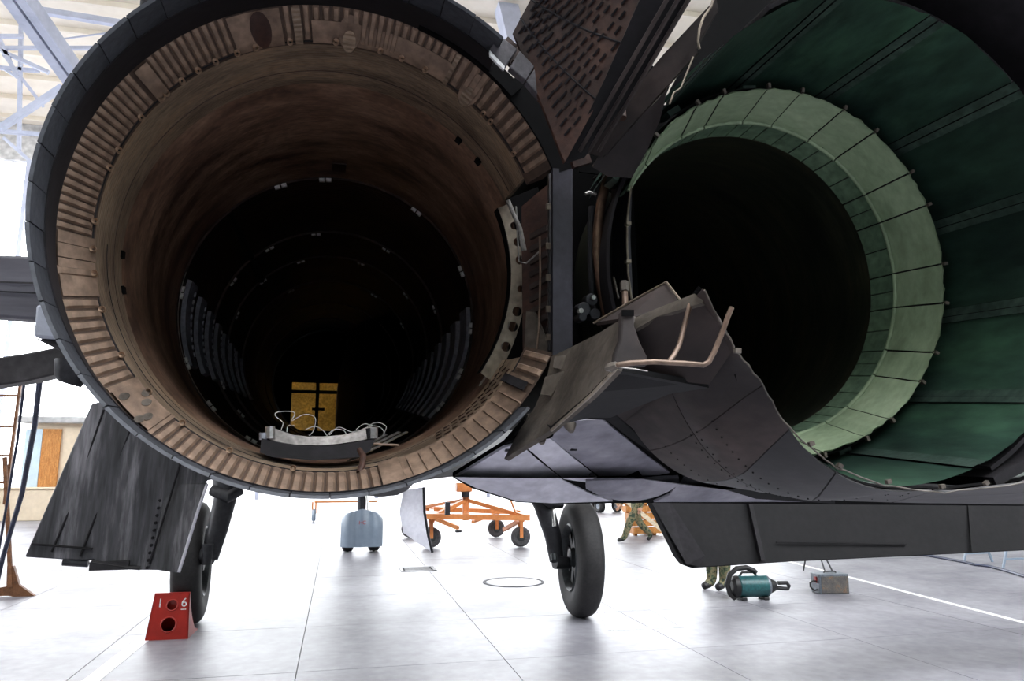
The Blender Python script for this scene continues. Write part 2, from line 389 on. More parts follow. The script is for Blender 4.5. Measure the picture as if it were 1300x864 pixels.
def beam(p, q, w, h=None, mat=M['steel'], name='truss_beam'):
    m_ = MB(); m_.bar(p, q, w, h); return obj(name, m_, mat, ceil_)
bm_ = MB()
p, q = P(-18, -50, 22), P(112, 130, 28)
bm_.bar(p, q, 0.34, 0.62); obj('roof_girder', bm_, M['steel'], ceil_)
bm_ = MB(); o_ = Vector((0.42, 0, -0.06)); bm_.bar(p + o_, q + o_, 0.30, 0.52); obj('roof_girder', bm_, M['steel'], ceil_)
for (x_, y_, Y_, X_, y2, Y2, w_) in (
        (35, 11, 27, 190, 36, 27, 0.22), (-20, 61, 29, 145, 61, 29, 0.13), (-40, 46, 27, 30, 46, 27, 0.12),
        (0, 163, 27, 80, 110, 27, 0.2), (-20, 165, 28, 60, 171, 28, 0.13), (-40, 46, 29, 62, 92, 29, 0.14),
        (27, 20, 30, 24, 190, 30, 0.13), (50, 20, 29, 104, 108, 29, 0.14), (-5, 40, 29, 22, 98, 29, 0.14),
        (2, 66, 30, 55, 135, 30, 0.12), (128, -5, 30, 140, 24, 30, 0.12), (5, 175, 30, 50, 215, 30, 0.12),
        (-10, 78, 30, 22, 98, 30, 0.1), (0, 86, 30, 50, 90, 30, 0.13), (60, 52, 30, 150, 40, 30, 0.05),
        (630, -40, 25, 655, 60, 25, 0.75), (600, 30, 28, 640, -30, 28, 0.1)):
    beam(P(x_, y_, Y_), P(X_, y2, Y2), w_)

# ------------------------------------------------------------------ the aircraft
root_loc = Vector((0.62, 8.6, 0))
ac = thing('aircraft', 'huge sooty twin-engined jet aircraft seen from behind, its left engine bay empty', 'aircraft', root_loc, RM.to_euler())
OFF = RM.transposed() @ (CAM - root_loc)
def part(name, mb, mat, parent=None, **k):
    return obj(name, mb, mat, parent or ac, OFF if parent is None else (0, 0, 0), **k)
UL, WL = 0.0, 0.5          # left bay axis
UR = 1.41                  # right engine axis

# ---- fuselage shell
def section(d, rl, bot, top):
    pts = []
    for k in range(13):
        a = R(90 + 15 * k); pts.append((rl * math.cos(a), d, WL + rl * math.sin(a)))
    pts += [(0.40, d, min(bot + 0.08, WL - rl + .05)), (0.68, d, bot), (1.05, d, bot)]
    for k in range(13):
        a = R(-90 + 15 * k); pts.append((UR + rl * math.cos(a), d, WL + rl * math.sin(a)))
    pts += [(1.05, d, top), (0.70, d, top), (0.35, d, top)]
    return pts
secs = [(2.42, .735, -.19, 1.16), (3.0, .76, -.24, 1.17), (4.5, .80, -.27, 1.2), (7.0, .84, -.3, 1.25), (9.2, .87, -.33, 1.28), (11.3, .89, -.35, 1.3)]
mb = MB(); ss = [section(*s_) for s_ in secs]; k = len(ss[0])
mb.add([p for s_ in ss for p in s_], [(i * k + j, i * k + (j + 1) % k, (i + 1) * k + (j + 1) % k, (i + 1) * k + j) for i in range(len(ss) - 1) for j in range(k)])
fus = part('fuselage', mb, M['skin'])
# forward body with the nose, narrower and lower
mb = MB(); rings = [(7.6, .30, -.25, 1.1), (9.0, .55, -.92, 1.25), (12, .55, -1.2, 1.25), (15.6, .52, -1.42, 1.15), (18, .4, -1.35, .7), (20, .22, -1.2, 0.0), (21.5, .02, -.85, -.8)]
n = 28; vs = []
for (d, hw, lo_, hi_) in rings:
    for i in range(n):
        a = 2 * PI * i / n; ca, sa = math.cos(a), math.sin(a)
        vs.append((.66 + hw * math.copysign(abs(ca) ** .7, ca), d, (lo_ + hi_) / 2 + (hi_ - lo_) / 2 * math.copysign(abs(sa) ** .7, sa)))
mb.add(vs, [(i * n + j, i * n + (j + 1) % n, (i + 1) * n + (j + 1) % n, (i + 1) * n + j) for i in range(len(rings) - 1) for j in range(n)])
part('nose_fuselage', mb, M['skin'])

# ---- left bay: outer shroud lip
shroud = part('nozzle_shroud', MB().lathe([(1.866, .6915), (1.96, .694), (2.10, .7165), (2.44, .735), (2.44, .72), (2.12, .7145), (1.96, .692)], (UL, WL), 52, 318, 130, True), M['lip'])
part('shroud_lip', MB().lathe([(1.965, .686), (2.116, .7125), (2.116, .716), (1.965, .692)], (UL, WL), 52, 318, 130, True), M['lip'])
NP = 34; step = (318 - 52) / NP
pmesh = MB().lathe([(1.862, .694), (1.885, .6965), (2.10, .7185), (2.10, .7165), (1.97, .690), (1.866, .686)], (0, 0), 0.12, step - 0.12, 5, True).mesh('shroud_plate', M['petal'])
for i in range(NP):
    a = 52 + step * i
    o = link('shroud_plate', pmesh, shroud, (UL, 0, WL), (0, -R(a) + random.uniform(-.001, .001), 0))
    s_ = 1 + random.uniform(-.0012, .0012); o.scale = (s_, 1, s_)

# ---- left bay: corrugated ring
GA0, GA1 = 24.0, 336.0
ring = part('corrugated_ring', MB().lathe([(2.118, .716), (2.214, .655), (2.24, .655), (2.24, .716)], (UL, WL), GA0, GA1, 150, True), M['tan_dark'])  # dark base paints shade into the grooves between the ridges
def ridge(width, h, r0=.7145, r1=.657, name='corrugation', cut=0.0):
    m_ = MB(); n_ = 4; nr = 5; vs = []
    dd, dr = 2.214 - 2.118, .655 - .716
    nl = math.hypot(dd, dr); nd, nn = dr / nl, -dd / nl      # normal towards the camera and axis
    for j in range(nr):
        t = (0, .08, .5, .9, 1)[j]; r = r0 + (r1 - r0) * t; d = 2.118 + (r - .716) / dr * dd
        e = math.sin(PI * min(1, max(0, t * 1.0))) ** 0.3 if j in (0, nr - 1) else 1
        for i in range(n_ + 1):
            f_ = (0, .22, .5, .78, 1)[i]; a = R((f_ - .5) * width); hh = h * (0, 1, 1, 1, 0)[i] * (0.25, 1, 1, 1, .4)[j] - .0008
            rr = r + nn * hh; d2 = d + nd * hh
            vs.append((rr * math.cos(a), d2, rr * math.sin(a)))
    fs = [(j * 5 + i, j * 5 + i + 1, (j + 1) * 5 + i + 1, (j + 1) * 5 + i) for j in range(nr - 1) for i in range(4)]
    m_.add(vs, fs)
    return m_.mesh(name, M['tan'])
def run(a0, a1, sp, me):
    k_ = max(1, round((a1 - a0) / sp))
    for i in range(k_):
        a = a0 + (i + .5) * (a1 - a0) / k_
        link('corrugation', me, ring, (UL, 0, WL), (0, -R(a), 0))
rA, rB, rC = ridge(1.6, .0085), ridge(2.22, .010), ridge(0.6, .010)
rS = ridge(1.7, .008, .7145, .690)
run(118, 138, 1.95, rA); run(142.5, 181, 1.95, rA); run(188, 192, 4, rB); run(196, 217, 2.6, rB); run(231, 283, 2.65, rB)
run(289, 323, 3.5, rC); run(328, 336, 3.2, rB); run(26, 60, 3.1, rB); run(61, 76, 2.2, rS); run(76, 86, 2.2, rA); run(86, 98, 2.2, rS); run(98, 105, 2.3, rA)
def ringpt(a, r, lift=0.0):
    d = 2.118 + (r - .716) / (.655 - .716) * .096
    return Vector((UL + (r - lift * .85) * math.cos(R(a)), d - lift * .55, WL + (r - lift * .85) * math.sin(R(a))))
def ringplate(name, a0, a1, r0, r1, lift, mat, n_=8):
    rows = [[ringpt(a0 + (a1 - a0) * i / n_, r, lift) for i in range(n_ + 1)] for r in (r0, (r0 + r1) / 2, r1)]
    return part(name, MB().patch(rows, lift + .003, (0, .8, 0)), mat, ring)
ringplate('weld_plate', 138.2, 141.8, .714, .652, .012, M['tan'])
ringplate('weld_plate', 218.5, 229.5, .712, .656, .008, M['tan'])
ringplate('seam_plate', 283.2, 288.6, .714, .652, .010, M['tan'])
ringplate('seam_plate', 100.5, 102.5, .714, .652, .008, M['liner'])
ringplate('seam_plate', 60, 61.2, .714, .652, .008, M['liner'])
ringplate('weld_plate', 184, 187, .714, .652, .006, M['tan'])
def ringdisc(name, a, r, rad, lift, mat):
    c = ringpt(a, r, lift); d_ = MB(); pts = []
    for i in range(22):
        t = 2 * PI * i / 22
        rr = r + rad * math.cos(t); aa = a + math.degrees(rad * math.sin(t) / r)
        pts.append(ringpt(aa, rr, lift))
    d_.plate(pts, lift + .004, (0, 1, 0)); return part(name, d_, mat, ring)
ringdisc('port_cover', 110.5, .683, .030, .007, M['rust'])
ringdisc('drain_boss', 88.5, .674, .032, .006, M['tan']); ringdisc('boss_rim', 88.5, .660, .020, .009, M['liner'])
ringdisc('drain_boss', 53.5, .672, .034, .006, M['tan']); ringdisc('boss_rim', 53.5, .658, .020, .009, M['liner'])
for a, r in ((220.5, .70), (224, .675), (227, .694), (222, .662), (226.5, .710)): ringdisc('patch', a, r, .010, .0105, M['fair'])
for a0_, a1_ in ((105.3, 117.6), (181.2, 183.8), (187.2, 195.6), (217.2, 218.4), (229.6, 230.6), (288.7, 324.1), (326.7, 327.8), (60.9, 98.0)):
    if a0_ == 60.9: rows = [[ringpt(a0_ + (a1_ - a0_) * i / 20, r, .003) for i in range(21)] for r in (.690, .672, .652)]; part('ring_panel', MB().patch(rows, .006, (0, .8, 0)), M['tan'], ring)
    else: ringplate('ring_panel', a0_, a1_, .713, .652, .004, M['tan'], 12)
slot = ringplate('slot', 324.2, 326.6, .708, .650, .015, M['lip'])
# bolts along the inner edge of the ring
bm1 = MB().lathe([(0, .003), (-.008, .0085), (0.004, .0095)], n=10).mesh('bolt', M['bolt'])
for a in [33, 44, 47, 67, 74, 80, 92, 104, 113, 118, 124, 129, 134, 139, 140.5, 148, 158, 163, 177, 184, 190, 199, 211, 222, 233, 246, 262]:
    link('bolt', bm1, ring, (UL + .648 * math.cos(R(a)), 2.206, WL + .648 * math.sin(R(a))))

# ---- left bay: liner bands and the long tube
liner = part('liner_band', MB().lathe([(2.222, .656), (2.34, .652), (2.44, .643), (2.50, .650), (2.50, .668), (2.222, .668)], (UL, WL), GA0 + 2, GA1 - 3, 150, True), M['liner'])
part('liner_collar', MB().lathe([(2.50, .650), (2.56, .640), (2.62, .640), (2.95, .662), (3.30, .690), (3.72, .716), (3.72, .73), (2.50, .654)], (UL, WL), 0, 360, 150, True), M['orange'])
edge = MB().lathe([(2.548, .637), (2.548, .643), (2.56, .643), (2.56, .637)], (UL, WL), -36, 22, 40, True); part('bright_edge', edge, M['chrome'])
part('liner_crease', MB().tube([(UL + .6545 * math.cos(R(a)), 2.218, WL + .6545 * math.sin(R(a))) for a in range(27, 334, 3)], .0028, 6), M['lip'], liner)
part('liner_crease', MB().tube([(UL + .6475 * math.cos(R(a)), 2.40, WL + .6475 * math.sin(R(a))) for a in range(27, 334, 3)], .0022, 6), M['rust'], liner)
part('liner_crease', MB().tube([(UL + .6515 * math.cos(R(a)), 2.345, WL + .6515 * math.sin(R(a))) for a in range(180, 290, 3)], .0018, 6), M['lip'], liner)
for j in range(4):
    for i in range(11):
        a = 300 + i * 2.7 + j * .8; d_ = 2.26 + j * .045; r_ = .6545 - .004 * j
        m_ = MB().tube([(UL + r_ * math.cos(R(a + k_ * .7)), d_ - .012 * k_, WL + r_ * math.sin(R(a + k_ * .7))) for k_ in (0, 1, 2)], .002, 5); part('liner_dash', m_, M['rust'], liner)
for a, r_, dd in ((180, .645, 2.49), (190, .645, 2.49), (50, .64, 2.5), (41, .64, 2.5)):
    m_ = MB(); m_.box((0, 0, 0), (.012, .03, .022)); part('cut_slot', m_, M['void'], liner).matrix_local = Matrix.Translation((UL + r_ * math.cos(R(a)), dd - .01, WL + r_ * math.sin(R(a)))) @ Matrix.Rotation(-R(a), 4, 'Y')
tube = part('engine_bay_tube', MB().lathe([(3.70, .722), (5, .735), (7, .755), (9, .775), (11.1, .80), (11.1, .83), (3.70, .75)], (UL, WL), 0, 360, 128, True), M['tube'])
for d, r in ((3.74, .722), (4.9, .733), (5.7, .741), (6.8, .752), (8.2, .766), (9.6, .78), (11.0, .79)):
    rr = part('bay_frame', MB().lathe([(d - .012, r), (d - .012, r - .014), (d + .012, r - .014), (d + .012, r)], (UL, WL), 0, 360, 100, True), M['tube' if d < 11 else 'rib'], tube)
cm = MB().box((0, 0, 0), (.016, .02, .026)).mesh('clip', M['clip'])
CL = {3.72: (173, 201, 220, 95, 113, 55, 23, -2, -38, 240, -22), 4.9: (125, 100, 62, 20, 150, 205, 222), 5.7: (135, 74, 40, 110, 160), 6.8: (120, 60, 30)}
for d, aa in CL.items():
    r = {3.72: .70, 4.9: .714, 5.7: .722, 6.8: .733}[d]
    for a in aa:
        for s_ in (-1, 1):
            b = a + s_ * 1.35
            link('clip', cm, tube, (UL + r * math.cos(R(b)), d, WL + r * math.sin(R(b))), (0, -R(b), 0))
# safety wire of the first frame
part('safety_wire', MB().tube([(UL + .704 * math.cos(R(a)), 3.70, WL + .704 * math.sin(R(a))) for a in range(165, 262, 4)], .0018, 5), M['chrome'])
# ribbed side panels of the bay
for k in range(8):
    d = 3.86 + k * .36
    b = part('bay_rib', MB().lathe([(d, .722), (d, .70), (d + .2, .70 + .004), (d + .2, .73)], (UL, WL), 166 + k * 2.2, 201 + k * 1.2, 18, True), M['rib'], tube)
for k in range(9):
    d = 3.80 + k * .34
    part('bay_rib', MB().lathe([(d, .722), (d, .695), (d + .23, .70), (d + .23, .735)], (UL, WL), -44 + k * 1.2, 8 - k * 2.4, 18, True), M['rib'], tube)
rm_ = MB().box((0, 0, 0), (.008, .012, .022)).mesh('rivet_tab', M['rib'])
for k in range(6):
    for j in range(9):
        a = 170 + k * 2 + j * 3.2; d = 4.0 + k * .36
        link('rivet_tab', rm_, tube, (UL + .696 * math.cos(R(a)), d, WL + .696 * math.sin(R(a))), (0, -R(a), 0))
# top plate and small fittings on the tube roof
m_ = MB().lathe([(3.42, .69), (3.42, .684), (3.55, .69), (3.55, .70)], (UL, WL), 87, 92.4, 4, True); part('data_plate', m_, M['rust'], tube)
# bulkhead at the far end with its opening and the yellow cover beyond it
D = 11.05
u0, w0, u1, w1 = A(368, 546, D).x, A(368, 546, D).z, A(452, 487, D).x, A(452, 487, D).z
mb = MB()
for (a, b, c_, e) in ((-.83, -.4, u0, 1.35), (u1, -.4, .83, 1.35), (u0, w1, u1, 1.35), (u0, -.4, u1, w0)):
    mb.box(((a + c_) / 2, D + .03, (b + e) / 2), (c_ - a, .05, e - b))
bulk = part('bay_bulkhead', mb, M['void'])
part('bulkhead_ring', MB().lathe([(D - .02, .80), (D - .05, .79), (D - .02, .775)], (UL, WL), 0, 360, 80, True), M['rib'])
mb = MB()
um = A(403, 500, D).x
mb.box((um, D + .06, (w0 + w1) / 2), (.05, .04, w1 - w0)); mb.box(((u0 + um) / 2 + .2, D + .06, A(400, 519, D).z), (.18, .04, .04))
mb.box(((u0 + u1) / 2, D + .06, A(400, 497, D).z), (u1 - u0, .04, .05))
part('intake_brace', mb, M['strut'])
rows = [[(u0 - .2 + (u1 - u0 + .4) * i / 14, 11.42 + .02 * math.sin(i * 1.7 + j), w0 - .2 + (w1 - w0 + .4) * j / 10) for i in range(15)] for j in range(11)]
part('intake_cover', MB().patch(rows, .004), M['yellow_cloth'])

# ---- structure between the two nozzles
def PL(name, pts, mat, t=.012, parent=None, direction=None, **k):
    return part(name, MB().plate([A(*p_) for p_ in pts], t, direction), mat, parent, **k)
# perforated strip with real holes
def polar(a, r, d): return Vector((UL + r * math.cos(R(a)), d, WL + r * math.sin(R(a))))
mb = MB(); SD = 2.45
HOL = []
for (x, y, hp) in ((655, 286, 5.5), (658, 307, 6), (660, 330, 6), (661, 366.6, 4.6), (658, 395.6, 6.4), (653, 415, 7), (643, 440, 6.5)):
    p_ = A(x, y, SD); HOL.append((math.degrees(math.atan2(p_.z - WL, p_.x - UL)), hp * SD / FOC, math.hypot(p_.x - UL, p_.z - WL)))
bnd = [24] + [(HOL[i][0] + HOL[i + 1][0]) / 2 for i in range(6)] + [-34]
SR0, SR1 = A(649, 345, SD).x - UL, A(668, 345, SD).x - UL
for i, (a, hr, rm) in enumerate(HOL):
    a1_, a0_ = bnd[i], bnd[i + 1]; rm = min(max(rm, SR0 + hr + .003), SR1 - hr - .003); n_ = 64; inn = []; out = []
    for k in range(n_):
        t = 2 * PI * (k + .5) / n_; ct, st = math.cos(t), math.sin(t)
        inn.append(polar(a + math.degrees(hr * st / rm), rm + hr * ct, SD))
        hs = R(a1_ - a) * rm if st > 0 else R(a - a0_) * rm
        hx_ = (SR1 - rm) if ct > 0 else (rm - SR0)
        sc_ = min(hx_ / max(abs(ct), 1e-6), hs / max(abs(st), 1e-6))
        out.append(polar(a + math.degrees(sc_ * st / rm), rm + sc_ * ct, SD))
    back = [p_ + Vector((0, .006, 0)) for p_ in inn]
    mb.add(inn + out + back, [(k, (k + 1) % n_, (k + 1) % n_ + n_, k + n_) for k in range(n_)] + [(k, k + 2 * n_, (k + 1) % n_ + 2 * n_, (k + 1) % n_) for k in range(n_)])
part('perforated_strip', mb, M['perf'])
part('strip_edge', MB().lathe([(SD, SR0 - .003), (SD, SR0), (SD + .05, SR0), (SD + .05, SR0 - .003)], (UL, WL), -34, 24, 30, True), M['void'])
part('strip_back', MB().lathe([(2.475, .655), (2.475, .78), (2.485, .78), (2.485, .655)], (UL, WL), -36, 26, 30, True), M['void'])  # black sheet painting the shade seen through the holes
PL('side_wall', [(662, 262, 2.42), (706, 225, 2.30), (706, 452, 2.30), (664, 478, 2.40)], M['rust'], .01)
wallp = [(672 + (i % 2) * 0, 292 + i * 16.5, 2.36) for i in range(10)]
for i in range(10):
    y = 290 + i * 16
    PL('stiffener', [(672, y + 7, 2.37), (694, y - 5, 2.29), (694, y + 2, 2.29), (672, y + 14, 2.37)], M['skin_brown'], .012)
PL('bracket_plate', [(664, 470, 2.32), (668, 395, 2.33), (679, 396, 2.30), (694, 432, 2.26), (694, 452, 2.25)], M['fair'], .008)
part('thin_rod', MB().tube([A(685, 300, 2.22), A(686, 345, 2.22), A(684, 420, 2.22), A(681, 446, 2.22)], .0035, 8), M['copper'])
part('thin_rod', MB().tube([A(655, 262, 2.3), A(657, 300, 2.28), A(659, 332, 2.28), A(668, 334, 2.27), A(686, 318, 2.22)], .003, 8), M['bracket'])
part('link_arm', MB().tube([A(645, 255, 2.3), A(652, 272, 2.28), A(660, 290, 2.28), A(665, 318, 2.28)], [.008, .007, .008, .01], 8), M['bracket'])
part('edge_angle', MB().bar(A(699, 222, 2.24), A(699, 446, 2.2), .016, .03), M['skin'], bevel=.002)
for y in (262, 312, 352, 392, 428): part('rivet_clamp', MB().box(A(696, y, 2.19), (.014, .01, .02)), M['perf'])
part('post', MB().bar(A(713, 212, 2.12), A(713, 450, 2.12), .038, .06), M['column'], bevel=.003)
part('post_flange', MB().bar(A(705.5, 214, 2.10), A(705.5, 450, 2.10), .006, .02), M['column'])
part('bronze_pipe', MB().tube([A(x, y, 2.2) for x, y in ((772, 205), (770, 228), (763, 258), (759, 290), (758, 320), (761, 350), (766, 378), (772, 402))], .0165, 14), M['brass'])
part('side_pipe', MB().tube([A(x, y, 2.26) for x, y in ((752, 262), (750, 290), (750, 330), (752, 372), (756, 392))], .012, 10), M['strut'])
part('pipe_fitting', MB().tube([A(743, 246, 2.2), A(748, 244, 2.2), A(757, 247, 2.2)], .006, 8), M['bracket'])
for (x, y, r_) in ((742, 392, .022), (752, 380, .02), (740, 402, .014), (756, 398, .018)):
    m_ = MB().disc(A(x, y, 2.12), r_, .05, 1, 14); part('valve_body', m_, M['strut'], bevel=.003)
part('bolt_head', MB().disc(A(738, 394, 2.1), .008, .02, 1, 8), M['chrome'])
part('bolt_head', MB().disc(A(754, 377, 2.1), .007, .02, 1, 8), M['chrome'])
PL('duct_side', [(776, 240, 2.3), (799, 240, 2.2), (797, 300, 2.2), (801, 395, 2.2), (778, 400, 2.3)], M['column'], .01)
part('duct_edge', MB().tube([A(x, y, 2.18) for x, y in ((803, 225), (799, 250), (796, 280), (796, 310), (797, 345), (801, 375), (806, 396))], .004, 8), M['perf'])
for y in (284, 332): part('edge_clip', MB().box(A(797, y, 2.16), (.016, .02, .01)), M['perf'])
part('small_pipe', MB().tube([A(793, 366, 1.95), A(794, 392, 1.9)], .009, 10), M['copper'])
part('pipe_nut', MB().tube([A(792.5, 358, 1.95), A(793, 370, 1.94)], .013, 6), M['fair'])
part('thin_strut', MB().tube([A(779, 352, 2.2), A(785, 378, 2.15)], .004, 6), M['fair'])
part('shade_backing', MB().plate([A(x, y, 2.5) for x, y in ((700, 160), (800, 160), (815, 470), (700, 520))], .01), M['void'])  # black sheet painting the shade behind the post and pipes

# upper fairing: rust waffle panel with raised dashes
def bil(c00, c10, c11, c01, s_, t_):
    p_ = [c00[k] * (1 - s_) * (1 - t_) + c10[k] * s_ * (1 - t_) + c11[k] * s_ * t_ + c01[k] * (1 - s_) * t_ for k in range(3)]
    return A(*p_)
Q = ((652, 40, 1.96), (717, 206, 1.86), (880, -90, 1.56), (705, -60, 1.80))   # along s: nozzle side edge, along t: away from the nozzle
wf_ = part('fairing_panel', MB().patch([[bil(*Q, i / 10, j / 10) for i in range(11)] for j in range(11)], .014, (0, 1, 0)), M['rust'])
def bpx(c00, c10, c11, c01, s_, t_):
    return [c00[k] * (1 - s_) * (1 - t_) + c10[k] * s_ * (1 - t_) + c11[k] * s_ * t_ + c01[k] * (1 - s_) * t_ for k in range(3)]
def slot_(s0, t0, ln):
    x, y, d = bpx(*Q, s0, t0); xs, ys, _ = bpx(*Q, s0 + .01, t0); xt, yt, _ = bpx(*Q, s0, t0 + .01)
    a, b, c_, e = (xs - x) / .01, (xt - x) / .01, (ys - y) / .01, (yt - y) / .01; D_ = a * e - b * c_; vx, vy = .62 * ln, -.78 * ln
    x2, y2, d2 = bpx(*Q, s0 + (vx * e - b * vy) / D_, t0 + (a * vy - c_ * vx) / D_)
    m_ = MB(); m_.bar(A(x, y, d - .003), A(x2, y2, d2 - .003), .0048, .006, up=(0, 1, 0)); part('panel_slot', m_, M['lip'], wf_)
for j in range(14):
    for i in range(13):
        t_ = .05 + j * .066; s_ = .05 + i * .075 + (.03 if j % 2 else 0)
        if s_ > .93 - .12 * t_ or (j > 8 and (i + j) % 2) or random.random() < .12: continue
        slot_(s_, t_, 13 if j < 9 else 18)
for t_ in (.16, .40, .66):
    part('panel_seam', MB().tube([bil(*Q, s_ / 10, t_ + .10 * (s_ / 10)) + Vector((0, -.003, 0)) for s_ in range(11)], .003, 6), M['lip'], wf_)
# five grey blocks beside the nozzle rim and a ribbed brown band inside them
BL = [((622, 62), (634, 44), (657, 62), (641, 86)), ((647, 85), (660, 64), (679, 84), (668, 102)), ((668, 103), (680, 85), (697, 106), (686, 123)),
      ((687, 125), (698, 107), (715, 129), (703, 146)), ((704, 147), (716, 129), (728, 154), (714, 170))]
for i, b in enumerate(BL):
    PL('edge_block', [(x, y, 1.915) for x, y in b], M['block'], .03, bevel=.003)
PL('chipped_edge', [(622, 64, 1.9), (641, 84, 1.9), (640, 88, 1.9), (631, 80, 1.9), (622, 70, 1.9)], M['clip'], .01)
mb = MB().lathe([(1.98, .716), (1.98, .775), (2.0, .775), (2.0, .716)], (UL, WL), 20, 53, 20, True); band = part('edge_band', mb, M['rust'])
part('edge_backing', MB().lathe([(2.10, .70), (2.10, .80), (2.11, .80), (2.11, .70)], (UL, WL), 22, 47, 20, True), M['void'])  # black annulus added to shut out light between blocks and ring
part('edge_backing', MB().lathe([(2.08, .70), (2.08, .745), (2.10, .745), (2.10, .70)], (UL, WL), 44, 72, 20, True), M['void'])
for i in range(11):
    a = 23 + i * 2.7
    m_ = MB().lathe([(1.964, .722), (1.964, .764), (1.985, .764), (1.985, .722)], (UL, WL), a, a + 1.3, 2, True); part('corrugation', m_, M['rust'], band)
# dark seals between the fairing and the right nozzle
PL('dark_seal', [(716, 208, 1.9), (768, 100, 1.74), (812, 0, 1.63), (836, -60, 1.58), (905, -60, 1.55), (873, 0, 1.58), (831, 70, 1.67), (822, 94, 1.71), (742, 200, 1.87)], M['lip'], .02)
for x0_, x1_ in ((736, 858), (748, 872), (760, 886)): part('seal_ridge', MB().tube([A(x0_, 192, 1.86), A((x0_ + x1_) / 2 - 6, 96, 1.69), A(x1_, -20, 1.55)], .006, 6), M['skin_brown'])
PL('shade_backing', [(916, -14, 2.3), (892, 40, 2.3), (852, 112, 2.3), (836, 172, 2.3), (880, 120, 2.3), (960, 30, 2.3), (1040, -60, 2.3), (930, -60, 2.3)], M['void'], .01)  # black sheet in place of shade between strip and shroud
PL('shade_backing', [(736, 218, 2.3), (742, 150, 2.28), (826, 80, 2.28), (850, 110, 2.28), (800, 226, 2.3)], M['void'], .01)  # black sheet in place of shade behind the fairing strips
PL('fairing_strip', [(742, 192, 1.93), (800, 120, 1.86), (843, 68, 1.80), (909, -2, 1.72), (912, 10, 1.70), (884, 60, 1.74), (886, 66, 1.74), (838, 118, 1.82), (765, 200, 1.93)], M['skin_brown'], .016)
PL('fairing_strip', [(752, 212, 1.94), (770, 186, 1.92), (836, 126, 1.84), (848, 110, 1.80), (838, 152, 1.84), (822, 190, 1.90), (802, 226, 1.96), (772, 224, 1.98)], M['skin_brown'], .02)
part('peg', MB().tube([A(788, 128, 1.84), A(790, 150, 1.82)], .012, 10), M['rust'])
part('torn_edge', MB().tube([A(x, y, 1.70) for x, y in ((906, -4), (903, 8), (893, 22), (888, 36), (886, 52), (888, 62))], .0035, 6), M['perf'])
part('torn_edge', MB().tube([A(x, y, 1.74) for x, y in ((880, 72), (872, 92), (864, 112), (855, 118), (850, 132))], .0025, 6), M['perf'])

# lower fairing beside the left nozzle
fp = PL('lower_fairing', [(700, 452, 2.0), (722, 442, 1.9), (758, 424, 1.7), (800, 398, 1.45), (793, 428, 1.44), (782, 468, 1.42), (752, 500, 1.55), (700, 545, 1.75), (640, 582, 1.93), (660, 545, 1.96), (690, 500, 1.99)], M['fair'], .014)
part('torn_edge', MB().tube([A(800, 398, 1.43), A(793, 428, 1.42), A(782, 468, 1.40), A(752, 500, 1.53), A(700, 546, 1.73)], .004, 6), M['perf'])  # pale tube painting the highlight along the lower fairing's edge
PL('patch_plate', [(704, 452, 1.94), (727, 450, 1.88), (712, 468, 1.9), (702, 466, 1.93)], M['fair'], .006)
PL('patch_plate', [(692, 478, 1.93), (718, 470, 1.86), (700, 502, 1.88), (686, 500, 1.92)], M['fair'], .006)
PL('lower_web', [(700, 547, 1.75), (750, 505, 1.56), (784, 470, 1.43), (900, 492, 1.42), (850, 500, 1.6), (775, 530, 2.02), (672, 530, 2.1)], M['skin_black'], .012)
PL('upper_flange', [(756, 409, 1.8), (846, 358, 1.55), (862, 384, 1.5), (826, 398, 1.5), (800, 402, 1.5)], M['skin_brown'], .01)
part('torn_edge', MB().tube([A(754, 410, 1.79), A(800, 383, 1.66), A(846, 358, 1.54), (A(866, 384, 1.48))], .003, 6), M['perf'])
PL('flange_web', [(804, 404, 1.46), (832, 392, 1.44), (862, 384, 1.4), (893, 368, 1.30), (892, 384, 1.3), (834, 402, 1.42), (806, 418, 1.46)], M['fair'], .008)
# right nacelle skin torn along its rear edge
RIM = [(893, 368, 1.27), (912, 404, 1.29), (932, 442, 1.31), (968, 488, 1.36), (990, 530, 1.41), (1022, 562, 1.46), (1062, 594, 1.50), (1120, 616, 1.55), (1200, 625, 1.58), (1300, 613, 1.60), (1420, 566, 1.62)]
FWD = [(768, 514, 2.02), (782, 526, 2.06), (800, 541, 2.11), (830, 563, 2.18), (868, 586, 2.27), (915, 608, 2.38), (976, 626, 2.5), (1060, 635, 2.6), (1150, 638, 2.62), (1300, 640, 2.62), (1420, 641, 2.62)]
INN = [(820, 405, 1.46), (822, 436, 1.46), (824, 462, 1.46)]
def lerp3(p_, q_, t_): return tuple(p_[k] + (q_[k] - p_[k]) * t_ for k in range(3))
def crv(L_, s_):
    x = s_ * (len(L_) - 1); i = min(int(x), len(L_) - 2); return lerp3(L_[i], L_[i + 1], x - i)
def SKN(s_, t_):
    p_ = A(*lerp3(crv(RIM, s_), crv(FWD, s_), t_)); x, z = p_.x - UR, p_.z - WL; r_ = math.hypot(x, z); m_ = .66 + .055 * min(1, t_ * 3)
    if r_ < m_: p_.x, p_.z = UR + x * m_ / r_, WL + z * m_ / r_
    return p_
skin = part('nacelle_skin', MB().patch([[SKN(i / 40, j / 8) + Vector((0, .012, .006)) for i in range(41)] for j in range(9)], .01, (0, .6, .6)), M['void'])
SP = [(0, .16), (.163, .30), (.303, .44), (.443, .60), (.603, .78), (.783, 1)]
TP = [(0, .47), (.475, 1.0)]
for si, (s0, s1) in enumerate(SP):
    for ti, (t0, t1) in enumerate(TP):
        rows = [[SKN(s0 + (s1 - s0) * i / 8, t0 + (t1 - t0) * j / 4) for i in range(9)] for j in range(5)]
        part('skin_panel', MB().patch(rows, .006, (0, .6, .6)), M['skin_brown'] if si < 3 else M['skin'], skin)
